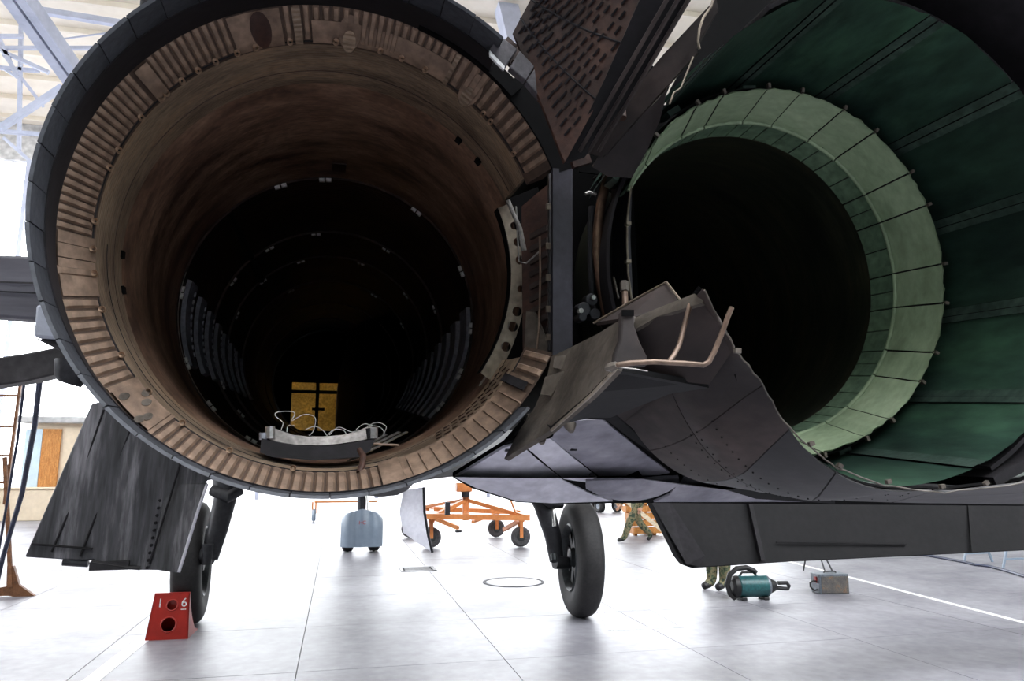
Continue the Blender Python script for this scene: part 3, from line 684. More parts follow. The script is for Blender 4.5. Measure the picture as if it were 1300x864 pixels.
rv = MB().lathe([(0, .0006), (-.0015, .0016), (.002, .0022)], n=6).mesh('rivet', M['lip'])
for t_ in (.30, .44, .50, .80):
    for k in range(22):
        link('rivet', rv, skin, SKN(.30 + k * .022, t_) + Vector((0, -.0005, -.0005)))
PL('inner_web', [(806, 412, 1.47), (834, 402, 1.42), (893, 380, 1.31), (912, 404, 1.30), (932, 442, 1.33), (900, 488, 1.40), (830, 480, 1.46), (822, 462, 1.46)], M['skin_brown'], .008)
part('torn_edge', MB().tube([A(*crv(RIM, k / 60)) + Vector((random.uniform(-.002, .002), -.001, random.uniform(-.002, .003))) for k in range(55)], .0020, 6), M['fair'])
for x, y, d in ((936, 448, 1.30), (1030, 566, 1.46), (1066, 594, 1.49), (1128, 614, 1.54), (1196, 620, 1.57), (1252, 616, 1.58)):
    part('torn_tab', MB().box(A(x, y - 3, d), (.013, .01, .010), Matrix.Rotation(random.uniform(-.6, .6), 3, 'Y')), M['fair'], skin)
# bottle shaped fitting and the bent rod across it
PL('bottle_fitting', [(789, 393, 1.36), (806, 393, 1.36), (806, 412, 1.355), (812, 432, 1.35), (822, 452, 1.345), (823, 463, 1.34), (779, 466, 1.34), (781, 448, 1.345), (788, 430, 1.35), (789, 412, 1.355)], M['skin_brown'], .02, bevel=.004)
PL('fitting_mouth', [(790, 393, 1.352), (805, 393, 1.352), (805, 401, 1.352), (790, 401, 1.352)], M['void'], .004)
part('bent_rod', MB().tube([A(x, y, d) for x, y, d in ((776, 466, 1.30), (784, 463, 1.29), (800, 460.5, 1.29), (830, 459, 1.28), (870, 461, 1.27), (893, 463, 1.26), (900, 459, 1.26), (907, 446, 1.26), (916, 424, 1.26), (924, 402, 1.26), (929, 390, 1.26))], .0052, 12), M['copper'])
part('bent_rod', MB().tube([A(x, y, d) for x, y, d in ((849, 459, 1.30), (856, 450, 1.31), (863, 436, 1.32), (870, 408, 1.33), (879, 376, 1.34))], .005, 12), M['copper'])
part('rod_lug', MB().tube([A(770, 467, 1.31), A(776, 466, 1.30), A(783, 463, 1.29)], [.006, .010, .007], 8), M['fair'])
part('thin_wire', MB().tube([A(786, 466, 1.29), A(805, 468, 1.28), A(822, 471, 1.28)], .0014, 6), M['bracket'])

# belly panels
def bd(px, py): return 2.10 + .0055 * (py - 530)
def BP(name, pts, mat, t=.012, parent=None, lift=0.0):
    return part(name, MB().plate([A(x, y, bd(x, y) - lift) for x, y in pts], t, (0, .5, .85)), mat, parent)
belly = BP('belly_panel', [(668, 534), (768, 530), (800, 552), (850, 584), (905, 612), (960, 628), (1060, 636), (1300, 640.5), (1300, 642), (820, 638), (700, 639.5), (655, 637), (600, 620), (575, 606), (640, 566)], M['void'], .02, lift=-.02)
BP('belly_plate', [(578, 606), (640, 568), (658, 563), (672, 574), (690, 590), (716, 610), (752, 628), (778, 636), (700, 638.5), (657, 636), (604, 619)], M['skin_pale'], .01, belly)
BP('belly_plate', [(661, 563), (676, 551), (690, 551), (706, 562), (730, 583), (758, 605), (744, 612), (716, 608), (694, 590), (676, 574)], M['skin_pale'], .01, belly)
BP('belly_plate', [(692, 551), (700, 536), (764, 532), (790, 553), (820, 577), (850, 600), (836, 603), (760, 604), (728, 579)], M['belly_mid'], .01, belly)
BP('belly_plate', [(676, 549), (670, 536), (698, 536), (690, 549)], M['skin_pale'], .01, belly)
BP('belly_plate', [(868, 605), (900, 614), (955, 629), (1040, 636.5), (830, 637), (850, 628)], M['belly_mid'], .01, belly)
BP('seal_band', [(741, 531), (768, 514), (800, 541), (830, 563), (868, 586), (915, 608), (976, 626), (1060, 635), (1060, 639), (960, 633), (900, 615), (852, 592), (800, 556), (770, 533)], M['skin_black'], .012, None, .01)
# bulged cover: a shallow half moon
rows = []
for j in range(7):
    t_ = j / 6
    row = []
    for i in range(15):
        s_ = i / 14; x = 744 + (862 - 744) * s_
        yt = 610 - 3 * s_; yb = yt + 27 * math.sin(PI * min(1, max(0, .06 + .90 * s_))) ** .6
        y = yt + (yb - yt) * t_
        row.append(A(x, y, bd(x, y) - .015 - .03 * math.sin(PI * t_) * math.sin(PI * s_)))
    rows.append(row)
part('bulged_cover', MB().patch(rows, .02, (0, .5, .85)), M['belly_mid'])
for x, y, ry in ((676, 540, 11), (687, 555, 8), (724, 540, 11)):
    c_ = A(x, y, bd(x, y) - .02)
    part('drain_stub', MB().tube([c_ + Vector((0, .03, .02)), c_, c_ + Vector((0, -.012, -.018))], [.02, .019, .008], 12), M['fair'])
part('drain_hole', MB().tube([A(696, 551, 2.2) + Vector((0, .03, .02)), A(696, 551, 2.2)], .018, 12), M['void'])
for x, y in ((645, 571), (728, 570), (752, 602), (748, 622)):
    part('latch', MB().box(A(x, y, bd(x, y) - .004), (.02, .012, .01)), M['strut'])
part('dark_gap', MB().plate([A(x, y, bd(x, y) - .008) for x, y in ((640, 563), (655, 556), (661, 552), (660, 557), (648, 563))], .01), M['void'])

# ---- right engine nozzle
def front(a):
    a = a % 360
    return float(np.interp(a, [0, 112, 135, 150, 160, 250, 262, 360], [1.60, 1.60, 1.75, 1.95, 2.1, 1.75, 1.60, 1.60]))
rn = part('exhaust_shroud', MB().lathe([(0, .682), (1, .650), (1, .665), (0, .694)], (UR, WL), -62, 116, 90, True,
          rad=lambda a, d, r: ((front(a) + .02) if d == 0 else 2.42, r)), M['lip'])
per = 360 / 13
for k in range(13):
    if k in (8, 9, 10): continue          # torn away beside the pipes
    a0 = -64 + per * k
    rows = []
    for j in range(5):
        row = []
        for i in range(9):
            a = a0 + .3 + (per - 4.6) * i / 8; t_ = j / 4
            d = front(a) + (2.30 - front(a)) * t_; r = .668 - .018 * max(0, -math.sin(R(a))) ** 2 - .026 * t_
            row.append((UR + r * math.cos(R(a)), d + (random.uniform(-.006, .006) if j == 0 else 0), WL + r * math.sin(R(a))))
        rows.append(row)
    part('shroud_petal', MB().patch(rows, .008, (0, .02, 0)), M['green'], rn)
    rd = .018 * max(0, -math.sin(R(a0 + per - 2))) ** 2
    for (b0, b1, r_) in ((a0 + per - 4.4, a0 + per - 2.5, .662 - rd), (a0 + per - 2.2, a0 + per + .1, .665 - rd)):
        rows = []
        for j in range(5):
            t_ = j / 4; rows.append([(UR + (r_ - .026 * t_) * math.cos(R(a)), front(a) - .004 + (2.26 - front(a)) * t_, WL + (r_ - .026 * t_) * math.sin(R(a))) for a in (b0, (b0 + b1) / 2, b1)])
        part('overlap_strip', MB().patch(rows, .006, (0, .02, 0)), M['green_strip'], rn)
    m_ = MB()
    a = a0 + per - 4
    m_.lathe([(2.08, .632), (2.08, .612), (2.16, .608), (2.16, .632)], (UR, WL), a - 2.2, a + 2.2, 3, True); part('petal_hinge', m_, M['green_strip'], rn)
# inner flaps
fl = part('exhaust_flap_ring', MB().lathe([(2.04, .603), (2.19, .566), (2.30, .550), (2.30, .558), (2.05, .610)], (UR, WL), 0, 360, 120, True), M['lip'])
part('flap_ring_backing', MB().lathe([(2.10, .60), (2.34, .56), (2.34, .648), (2.14, .62)], (UR, WL), -100, 148, 90, True), M['lip'])
BN = [-64, -53, -36, -25, -8, 5, 25, 37, 55, 68, 84, 96, 112, 122, 140, 152, 168, 180, 196, 208, 224, 236, 252, 264, 280, 296]
for k in range(len(BN) - 1):
    a0, a1 = BN[k] + .28, BN[k + 1] - .28
    if 158 < (a0 + a1) / 2 < 212: continue
    prof = [(2.010, .588), (2.016, .5925), (2.05, .586), (2.10, .570), (2.15, .556), (2.178, .548)]
    rows = []; wv = random.uniform(-.003, .003)
    for j, (d, r) in enumerate(prof):
        rows.append([(UR + (r + wv * math.sin(PI * i / 6) + .0025 * math.sin(i * 2.1 + k)) * math.cos(R(a0 + (a1 - a0) * i / 6)), d + (random.uniform(-.003, .003) if j == 0 else 0),
                      WL + (r + wv * math.sin(PI * i / 6) + .0025 * math.sin(i * 2.1 + k)) * math.sin(R(a0 + (a1 - a0) * i / 6))) for i in range(7)])
    part('exhaust_flap', MB().patch(rows, .006, (0, .5, 0)), M['mint'], fl)
    part('flap_bead', MB().tube([(UR + .5455 * math.cos(R(a0 + (a1 - a0) * i / 5)), 2.183, WL + .5455 * math.sin(R(a0 + (a1 - a0) * i / 5))) for i in range(6)], .0065, 8), M['mint'], fl)
    am = (a0 + a1) / 2
    for (b0, b1) in ((a0, am - .2), (am + .2, a1)):
        part('inner_flap', MB().lathe([(2.195, .548), (2.295, .538), (2.30, .545), (2.20, .556)], (UR, WL), b0, b1, 4, True), M['mint_dark'], fl)
    p_ = (UR + .599 * math.cos(R(BN[k])), 2.012, WL + .599 * math.sin(R(BN[k])))
    link('flap_pin', bpy.data.meshes.get('flap_pin') or MB().box((0, 0, 0), (.016, .014, .010)).mesh('flap_pin', M['fair']), fl, p_, (0, -R(BN[k]), 0))
part('exhaust_duct', MB().lathe([(2.298, .541), (2.55, .548), (3.2, .55), (6.5, .55), (6.6, 0.001), (6.65, .001), (6.65, .57), (2.298, .56)], (UR, WL), 0, 360, 96, True), M['duct'])
# fairing round the right nozzle (black outer shell)
def frad(a): 
    a = a % 360
    return .70 if 240 < a < 300 else .70 + .12 * min(1, (min(abs(a - 240), abs(a - 300), abs(a - 660 + 360), abs(a + 60)) / 50))
part('exhaust_fairing', MB().lathe([(0, 0), (1, 0), (1, .03), (0, .03)], (UR, WL), -64, 96, 80, True,
     rad=lambda a, d, r: ((1.50 + .10 * (1 if math.cos(R(a + 90)) > .5 else max(0, math.cos(R(a + 90)))) if d == 0 else 2.5), (frad(a) if d == 0 else max(.74, frad(a))) + r)), M['lip'])
part('fairing_web', MB().lathe([(1.82, .672), (1.82, .83), (1.84, .83), (1.84, .672)], (UR, WL), -45, 98, 80, True), M['skin_black'])
m_ = MB(); m_.bar(A(1228, 8, 1.7), A(1286, 42, 1.72), .03, .02); m_.bar(A(1286, 42, 1.72), A(1300, 36, 1.72), .03, .02); part('fairing_bracket', m_, M['column'])
# fins standing on the nacelles
m_ = MB(); m_.plate([Vector(p_) for p_ in ((-.60, 2.3, 1.0), (-.60, 2.3, 1.24), (-.85, 3.2, 3.6), (-.85, 5.0, 3.6), (-.60, 6.0, 1.0))], .10, (1, 0, 0)); part('tail_fin', m_, M['skin_black'], bevel=.02)
m_ = MB(); m_.plate([Vector(p_) for p_ in ((UR + .5, 5.4, 1.0), (UR + .85, 7.2, 3.6), (UR + .85, 8.6, 3.6), (UR + .5, 9.2, 1.0))], .10, (1, 0, 0)); part('tail_fin', m_, M['skin_black'], bevel=.02)

# ---- stabiliser, arm and wing at the left
def slab(name, pts, depth, mat, parent=None, bevel=.012, smooth=35):
    return part(name, MB().plate([A(*p_) for p_ in pts], depth, (0, 1, 0)), mat, parent, bevel=bevel)
st = slab('stabiliser', [(-160, 318, 3.2), (80, 326, 3.2), (80, 408, 3.2), (-160, 392, 3.2)], .12, M['stab'])
part('skin_strip', MB().plate([A(-160, 362, 3.195), A(70, 372, 3.195), A(70, 374, 3.195), A(-160, 364, 3.195)], .004, (0, -1, 0)), M['strut'], st)
part('skin_strip', MB().plate([A(-160, 352, 3.195), A(70, 359, 3.195), A(70, 361, 3.195), A(-160, 354, 3.195)], .003, (0, -1, 0)), M['skin'], st)
slab('hinge_block', [(45, 386, 3.0), (100, 386, 3.0), (110, 434, 3.0), (42, 428, 3.0)], .30, M['hinge'])
slab('hinge_wedge', [(42, 429, 3.02), (110, 435, 3.02), (110, 462, 3.02), (78, 446, 3.02)], .3, M['skin'])
slab('wing', [(-160, 478, 5.4), (33, 448, 5.4), (90, 437, 5.4), (268, 432, 5.4), (268, 470, 5.4), (100, 468, 5.4), (33, 484, 5.4), (-160, 512, 5.4)], .25, M['skin'])
part('actuator_end', MB().tube([A(92, 455, 5.2), A(92, 478, 5.2), A(88, 487, 5.2)], [.10, .10, .07], 14), M['strut'])

# ---- flaps
fa = part('wing_flap', MB().plate([A(*p_) for p_ in ((116, 512, 5.3), (175, 500, 5.3), (320, 560, 5.3), (300, 604, 5.3), (261, 610, 5.3), (222, 724, 5.1), (160, 723, 5.1), (160, 716, 5.1), (118, 716, 5.1), (118, 711, 5.1), (96, 711, 5.1), (31, 707, 5.1))], .09, (0, 1, 0)), M['flap'], bevel=.01)
part('flap_tab', MB().plate([A(*p_) for p_ in ((212, 614, 5.27), (262, 613, 5.27), (252, 645, 5.2), (226, 727, 5.08), (189, 722, 5.08))], .07, (0, 1, 0)), M['flap'], fa, bevel=.006)
part('tab_edge', MB().tube([A(263, 614, 5.25), A(252, 646, 5.19), A(227, 726, 5.06)], .010, 8), M['skin_pale'], fa)
part('flap_hinge', MB().tube([A(80, 713, 5.12), A(112, 715, 5.12)], .022, 10), M['strut'], fa)
part('flap_hinge', MB().box(A(140, 717, 5.1), (.22, .06, .05)), M['skin'], fa)
part('flap_hinge', MB().tube([A(116, 713, 5.08), A(166, 720, 5.08), A(178, 721, 5.08)], .012, 8), M['skin'], fa)
for k in range(12):
    t_ = k / 11; part('flap_rivet', MB().disc(A(207 - 20 * t_, 616 + 104 * t_, 5.27 - .18 * t_), .010, -.012, 1, 8), M['lip'], fa)
for pts_ in ([(132, 520, 5.29), (92, 640, 5.18), (66, 700, 5.09)], [(176, 520, 5.29), (128, 640, 5.18), (102, 706, 5.09)], [(238, 560, 5.29), (190, 716, 5.08)], [(40, 690, 5.10), (118, 696, 5.10)]):
    part('flap_seam', MB().tube([A(*p_) + Vector((0, -.006, 0)) for p_ in pts_], .007, 6), M['lip'], fa)
fr = part('wing_flap', MB().plate([A(*p_) for p_ in ((822, 628, 5.2), (1420, 600, 5.2), (1420, 692, 5.0), (1300, 698.5, 5.0), (1150, 706, 5.0), (1000, 713, 5.0), (880, 721, 5.0), (870, 718, 5.0), (862, 708, 5.02))], .10, (0, 1, 0)), M['skin_black'], bevel=.008)
part('bevel_edge', MB().plate([A(*p_) for p_ in ((824, 632, 5.17), (848, 632, 5.17), (895, 705, 4.98), (888, 718, 4.97), (872, 716, 4.98))], .02, (0, 1, 0)), M['lip'], fr)
part('flap_joint', MB().bar(A(951, 636, 5.15), A(968, 712, 4.97), .035, .03, up=(0, 1, 0)), M['lip'], fr)
part('flap_strip', MB().plate([A(*p_) for p_ in ((985, 687, 5.03), (1150, 690, 5.02), (1150, 692, 5.02), (985, 689, 5.03))], .006, (0, -1, 0)), M['skin_black'], fr)
part('flap_strip', MB().plate([A(*p_) for p_ in ((1228, 640, 5.12), (1232, 640, 5.12), (1237, 700, 4.98), (1233, 700, 4.98))], .006, (0, -1, 0)), M['skin_black'], fr)

# ---- landing gear (built in hangar coordinates, then hung on the aircraft)
IM = Matrix.Translation(root_loc) @ RM.to_4x4()
IM = IM.inverted()
def hang(o, loc, parent=ac, rz=0, ry=0):
    o.parent = parent
    o.matrix_local = IM @ (Matrix.Translation(loc) @ Matrix.Rotation(rz, 4, 'Z') @ Matrix.Rotation(ry, 4, 'Y'))
    return o
tyre_prof = []
for k in range(25):
    t_ = -PI * .95 / 2 * 1 + PI * .95 * k / 24
    x = .155 * math.copysign(abs(math.sin(t_)) ** .7, math.sin(t_)); r = .42 + .24 * abs(math.cos(t_)) ** .55
    tyre_prof.append((x, r))
tyre_prof = [(-.12, .37)] + tyre_prof + [(.12, .37)]
def main_wheel(loc, side, rz, ry):
    w = hang(link('main_wheel', MB().lathex(tyre_prof, n=56).mesh('main_wheel', M['rubber'])), loc, ac, rz, ry)
    s_ = side
    obj('wheel_rim', MB().lathex([(s_ * .125, .385), (s_ * .14, .37), (s_ * .10, .34), (s_ * .03, .32), (s_ * .03, .10), (s_ * .01, .10), (s_ * .01, .385)], n=48), M['hub'], w)
    obj('wheel_hub', MB().lathex([(s_ * .02, .12), (s_ * .12, .10), (s_ * .13, .05), (s_ * .13, .001), (s_ * .02, .001)], n=24), M['hub'], w)
    sp = MB().box((s_ * .05, 0, .215), (.04, .09, .20)).mesh('wheel_spoke', M['strut'])
    for k in range(9): link('wheel_spoke', sp, w, (0, 0, 0), (2 * PI * k / 9, 0, 0))
    return w
RWL = Vector((2.79, 8.48, .655)); LWL = Vector((-1.55, 9.08, .655))
main_wheel(RWL, -1, R(-4), R(0.5))
main_wheel(LWL, 1, R(3), R(-1.5))
def leg(pts, rs, name='gear_leg', mat=M['strut']):
    m_ = MB().tube([Vector(p_) for p_ in pts], rs, 14); return hang(link(name, m_.mesh(name, mat)), (0, 0, 0))
leg([P(676, 612, 8.7), P(690, 640, 8.65), P(702, 680, 8.58), P(707, 712, 8.55)], [.13, .12, .10, .085])
leg([P(704, 714, 8.45), P(722, 714, 8.5)], [.07, .07], 'gear_axle')
leg([P(703, 704, 8.4), P(704, 712, 8.35)], [.04, .04], 'gear_joint', M['hub'])
leg([P(672, 622, 8.5), P(700, 640, 8.5), P(712, 640, 8.6)], [.05, .05, .05], 'gear_brace')
leg([P(700, 632, 8.6), P(704, 668, 8.5)], [.03, .03], 'gear_ram', M['chrome'])
leg([P(287, 600, 8.7), P(286, 632, 8.65), P(277, 670, 8.6), P(266, 708, 8.6)], [.15, .12, .105, .09])
leg([P(268, 704, 8.55), P(252, 706, 8.6)], [.10, .09], 'gear_axle')
leg([P(270, 622, 8.6), P(290, 630, 8.5), P(304, 622, 8.6)], [.06, .07, .06], 'gear_brace')
leg([P(264, 690, 8.5), P(262, 716, 8.5)], [.06, .05], 'gear_joint')
# nose gear
ng = F(458, 700); NY = ng.y
for sx in (-.26, .26):
    w = hang(link('nose_wheel', MB().lathex([(-.09, .2), (-.11, .3), (-.08, .345), (0, .352), (.08, .345), (.11, .3), (.09, .2)], n=36).mesh('nose_wheel', M['rubber'])), (ng.x + sx, NY + .1, .352))
    obj('wheel_rim', MB().lathex([(-.06, .2), (-.06, .03), (.06, .03), (.06, .2)], n=24), M['hub'], w)
rows = []
for j in range(9):
    t_ = j / 8; z = .13 + .62 * t_
    hw = .41 if t_ < .8 else .41 - .06 * ((t_ - .8) / .2) ** 2
    row = []
    for i in range(17):
        s_ = -1 + i / 8; x = s_ * hw
        top = .05 * (1 - abs(s_)) ** .8 * (t_ ** 3) * 2.2
        dep = -.10 * (1 - abs(s_) ** 4) - .05 * (abs(math.cos(PI * s_ * 1.5))) + .35 * max(0, t_ - .55) ** 1.5
        row.append((x, dep, z + top))
    rows.append(row)
gd = hang(link('mudguard', MB().patch(rows, .02, (0, 1, 0)).mesh('mudguard', M['guard'])), (ng.x, NY - .28, 0))
me = text_mesh('HC', .10, M['red'], .003)
tx = link('lettering', me, gd, (0, -.165, .60), (PI / 2, 0, 0))
leg([(ng.x, NY + .15, .36), (ng.x, NY + .15, .75), (ng.x - .02, NY + .2, 1.25)], [.06, .08, .10])
leg([(ng.x + .12, NY, .80), (ng.x + .08, NY + .1, 1.2)], [.03, .03], 'gear_ram', M['chrome'])
# gear door hanging ahead of the right leg
dr = [P(512, 622, 11.0), P(538, 618, 11.0), P(539, 650, 11.0), P(544, 680, 11.0), P(549, 701, 11.0), P(535, 692, 11.0), P(512, 676, 11.0), P(507, 650, 11.0)]
gdr = hang(link('gear_door', MB().plate(dr, .05, (.3, 1, 0)).mesh('gear_door', M['door_white'])), (0, 0, 0))
hang(link('door_edge', MB().tube([dr[1], dr[2], dr[3], dr[4]], .02, 8).mesh('door_edge', M['strut'])), (0, 0, 0))

# ------------------------------------------------------------------ things left in the empty bay
def bayz(u, d): return WL - math.sqrt(max(.01, .64 ** 2 - u * u))
cradle = thing('engine_mount', 'curved bright metal mounting bracket on a dark shoe lying in the empty engine bay', 'bracket', (0, 0, 0))
def cpart(name, mb, mat, **k):
    o = obj(name, mb, mat, cradle, **k); o.matrix_local = Matrix.Translation(CAM) @ RM.to_4x4(); return o
def CP(name, pts, t, mat, **k):
    return cpart(name, MB().plate([A(*p_) for p_ in pts], t, (0, 1, 0)), mat, **k)
top_ = [(347, 543), (358, 547), (372, 552), (390, 554), (412, 554), (436, 552), (452, 548), (466, 542), (472, 541)]
bot_ = [(473, 556), (456, 559), (430, 563), (405, 565), (375, 564), (352, 561), (342, 558)]
CP('saddle', [(x, y, 2.42) for x, y in top_] + [(x, y, 2.40) for x, y in bot_], .05, M['bracket'])
sh_t = [(332, 556), (342, 559), (375, 565.5), (405, 566.5), (430, 564.5), (456, 560.5), (476, 557)]
CP('shoe', [(x, y, 2.36) for x, y in sh_t] + [(470, 572, 2.34), (455, 580, 2.34), (400, 584, 2.34), (345, 580, 2.34), (330, 574, 2.34)], .12, M['lip'])
cpart('lug', MB().tube([A(343, 541, 2.38), A(343, 556, 2.38)], .015, 10), M['chrome'])
cpart('lug', MB().tube([A(334, 549, 2.38), A(334, 558, 2.38)], .012, 10), M['rib'])
cpart('lug', MB().tube([A(474, 542, 2.38), A(474, 556, 2.38)], .014, 10), M['chrome'])
cpart('lug', MB().tube([A(468, 543, 2.38), A(470, 556, 2.38)], .010, 10), M['strut'])
cpart('shoe_rod', MB().tube([A(474, 563, 2.34), A(506, 565, 2.36)], .004, 8), M['copper'])
cpart('shoe_hook', MB().tube([A(456, 570, 2.28), A(461, 578, 2.26), A(460, 590, 2.22), A(456, 600, 2.2)], [.008, .010, .010, .009], 10), M['rust'])
def wire(pts, r_=.0014):
    L_ = [A(*p_) for p_ in pts]; out = []
    for i in range(len(L_) - 1):
        p0, p1, p2, p3 = L_[max(0, i - 1)], L_[i], L_[i + 1], L_[min(len(L_) - 1, i + 2)]
        for k_ in range(6):
            t_ = k_ / 6; out.append(0.5 * ((2 * p1) + (p2 - p0) * t_ + (2 * p0 - 5 * p1 + 4 * p2 - p3) * t_ * t_ + (3 * p1 - p0 - 3 * p2 + p3) * t_ ** 3))
    out.append(L_[-1]); return MB().tube(out, r_, 6)
for w_ in ([(357, 545, 2.5), (359, 536, 2.5), (350, 528, 2.5), (352, 523, 2.5), (370, 522, 2.5), (374, 526, 2.5), (370, 534, 2.5), (386, 526, 2.5), (400, 530, 2.5), (398, 546, 2.5), (392, 553, 2.5)],
           [(364, 548, 2.52), (366, 540, 2.52), (374, 540, 2.52)], [(388, 545, 2.48), (400, 541, 2.48), (410, 546, 2.48), (415, 553, 2.48)],
           [(415, 553, 2.5), (424, 545, 2.5), (436, 546, 2.5), (440, 552, 2.5)], [(418, 552, 2.55), (430, 542, 2.55), (446, 548, 2.55), (456, 545, 2.55)],
           [(452, 545, 2.55), (462, 538, 2.55), (474, 540, 2.55), (484, 543, 2.55), (488, 550, 2.5)], [(466, 541, 2.5), (478, 536, 2.5), (490, 541, 2.5), (486, 552, 2.5)]):
    cpart('wire_loop', wire(w_), M['clip'])
def strap(pts, label):
    m_ = MB().plate([A(*p_) for p_ in pts], .006, (0, .6, -.4)); o = obj('metal_strip', m_, M['chrome']); o.matrix_world = Matrix.Translation(CAM) @ RM.to_4x4()
    tag(o, label, 'metal strip')
strap([(440, 585, 2.36), (452, 582, 2.36), (518, 548, 2.5), (515, 547, 2.5)], 'longest loose bright metal strip, lowest of the fan beside the mounting bracket')
strap([(447, 577, 2.38), (458, 574, 2.38), (509, 548, 2.52), (505, 547, 2.52)], 'middle loose metal strip of the fan beside the mounting bracket')
strap([(462, 566, 2.4), (470, 564, 2.4), (492, 551, 2.54), (489, 550, 2.54)], 'shortest loose metal strip, topmost of the fan beside the mounting bracket')

# ------------------------------------------------------------------ red wheel chock
cb = F(211, 812); CW = .39
ch = thing('wheel_chock', 'red metal wheel chock marked 1 and 6 against the left main wheel', 'wheel chock', (cb.x, cb.y + .01, 0), (0, 0, R(-2)))
def plate_holes(w0_, w1_, H, holes, t):
    """trapezoid in x,z with round holes at (z, r, x)"""
    m_ = MB(); zs = [0] + [(holes[i][0] + holes[i + 1][0]) / 2 for i in range(len(holes) - 1)] + [H]
    wid = lambda z: w0_ + (w1_ - w0_) * z / H
    for i, (zc, hr, xc) in enumerate(holes):
        zl, zh = zs[i], zs[i + 1]; n_ = 96; inn = []; out = []
        for k in range(n_):
            a = 2 * PI * (k + .5) / n_; ct, st_ = math.cos(a), math.sin(a)
            inn.append(Vector((xc + hr * ct, 0, zc + hr * st_)))
            lo_, hi_ = 0, 1.0
            for _ in range(30):
                md = (lo_ + hi_) / 2; x, z = xc + md * ct, zc + md * st_
                if zl <= z <= zh and abs(x) <= wid(z) / 2: lo_ = md
                else: hi_ = md
            out.append(Vector((xc + lo_ * ct, 0, zc + lo_ * st_)))
        back = [p_ + Vector((0, t, 0)) for p_ in inn]
        m_.add(inn + out + back, [(k, (k + 1) % n_, (k + 1) % n_ + n_, k + n_) for k in range(n_)] + [(k, k + 2 * n_, (k + 1) % n_ + 2 * n_, (k + 1) % n_) for k in range(n_)])
    return m_
CH = .435; tilt = math.atan(.11 / CH)
fp_ = obj('face_plate', plate_holes(.405, .335, CH / math.cos(tilt), [(.14, .066, .0), (.325, .048, .012)], .012), M['red'], ch, (0, 0, 0), (-tilt, 0, 0))
for z, r_, x in ((.14, .072, 0), (.325, .053, .012)):
    obj('hole_rim', MB().tube([(x + r_ * math.cos(a * PI / 12), -.002, z + r_ * math.sin(a * PI / 12)) for a in range(24)], .008, 6, closed=True), M['red'], fp_)
for s_, x in (('1', -.105), ('6', .125)):
    link('numeral', text_mesh(s_, .12, M['clip'], .0015), fp_, (x, -.003, .345), (PI / 2, 0, 0))
obj('numeral_bar', MB().box((.125, -.003, .282), (.05, .003, .008)), M['clip'], fp_)
for sx in (-1, 1):
    pr = [(0, 0)] + [(.11, CH)] + [(.13 + .30 * (1 - math.cos(PI / 2 * k / 8)) , CH * (1 - math.sin(PI / 2 * k / 8)) * .96 + .015) for k in range(9)] + [(.44, 0)]
    m_ = MB(); x0_ = .2 * sx
    wq = lambda z: (.405 + (.335 - .405) * z / CH) / 2 * sx
    n_ = len(pr); m_.add([(wq(z), y, z) for y, z in pr] + [(wq(z) - .015 * sx, y, z) for y, z in pr], [tuple(range(n_)), tuple(range(n_, 2 * n_))[::-1]] + [(k, k + n_, (k + 1) % n_ + n_, (k + 1) % n_) for k in range(n_)])
    obj('side_plate', m_, M['red'], ch)
cr_ = [(.13 + .30 * (1 - math.cos(PI / 2 * k / 8)), CH * (1 - math.sin(PI / 2 * k / 8)) * .96 + .015) for k in range(9)]
obj('cradle_plate', MB().patch([[(-.17, y, z), (.17, y, z)] for y, z in cr_], .012, (0, -1, -.3)), M['red'], ch)
obj('top_plate', MB().box((0, .12, CH - .008), (.33, .03, .014)), M['red'], ch)
obj('base_plate', MB().box((0, .22, .006), (.39, .42, .012)), M['red'], ch)

# ------------------------------------------------------------------ orange ground cart
cc = F(600, 690)
cart = thing('ground_cart', 'orange engine transport cart on four rubber wheels behind the right main wheel', 'cart', (cc.x, cc.y, 0))
def K(px, py, Y): return P(px, py, Y) - Vector((cc.x, cc.y, 0))
YA, YB = 15.6, 17.4
def cbar(p, q, w_): obj('frame_bar', MB().bar(p, q, w_), M['cart'], cart)
cbar(K(536, 655, YA), K(672, 657, YA), .11); cbar(K(536, 645, YB), K(660, 650, YB), .10)
cbar(K(548, 657, YA), K(548, 646, YB), .10); cbar(K(662, 656, YA), K(650, 650, YB), .10); cbar(K(592, 656, YA), K(592, 647, YB), .12)
cbar(K(592, 634, 16.4), K(665, 655, YA), .08); cbar(K(592, 634, 16.4), K(545, 658, YA), .08); cbar(K(590, 634, 16.4), K(540, 643, YB), .06)
cbar(K(552, 658, YA), K(582, 670, 15.2), .07); cbar(K(630, 652, YB), K(600, 662, 16.2), .06); cbar(K(664, 658, YA), K(640, 672, 16.6), .08)
obj('mast', MB().bar(K(591, 622, 16.4), K(591, 660, 16.4), .13), M['cart'], cart)
obj('mast_head', MB().box(K(588.5, 618, 16.4), (.34, .3, .20)), M['cart'], cart, bevel=.02)
obj('mast_collar', MB().tube([K(591, 624, 16.3), K(591, 631, 16.3)], .10, 12), M['strut'], cart)
obj('tow_handle', MB().tube([K(655, 652, YA), K(649, 636, YA), K(644, 622, YA)], .02, 8), M['cart'], cart)
obj('brake_lever', MB().box(K(568, 645, 15.3), (.10, .08, .26)), M['strut'], cart)
obj('foot_pad', MB().box(K(582, 674, 15.2), (.12, .1, .04)), M['strut'], cart)
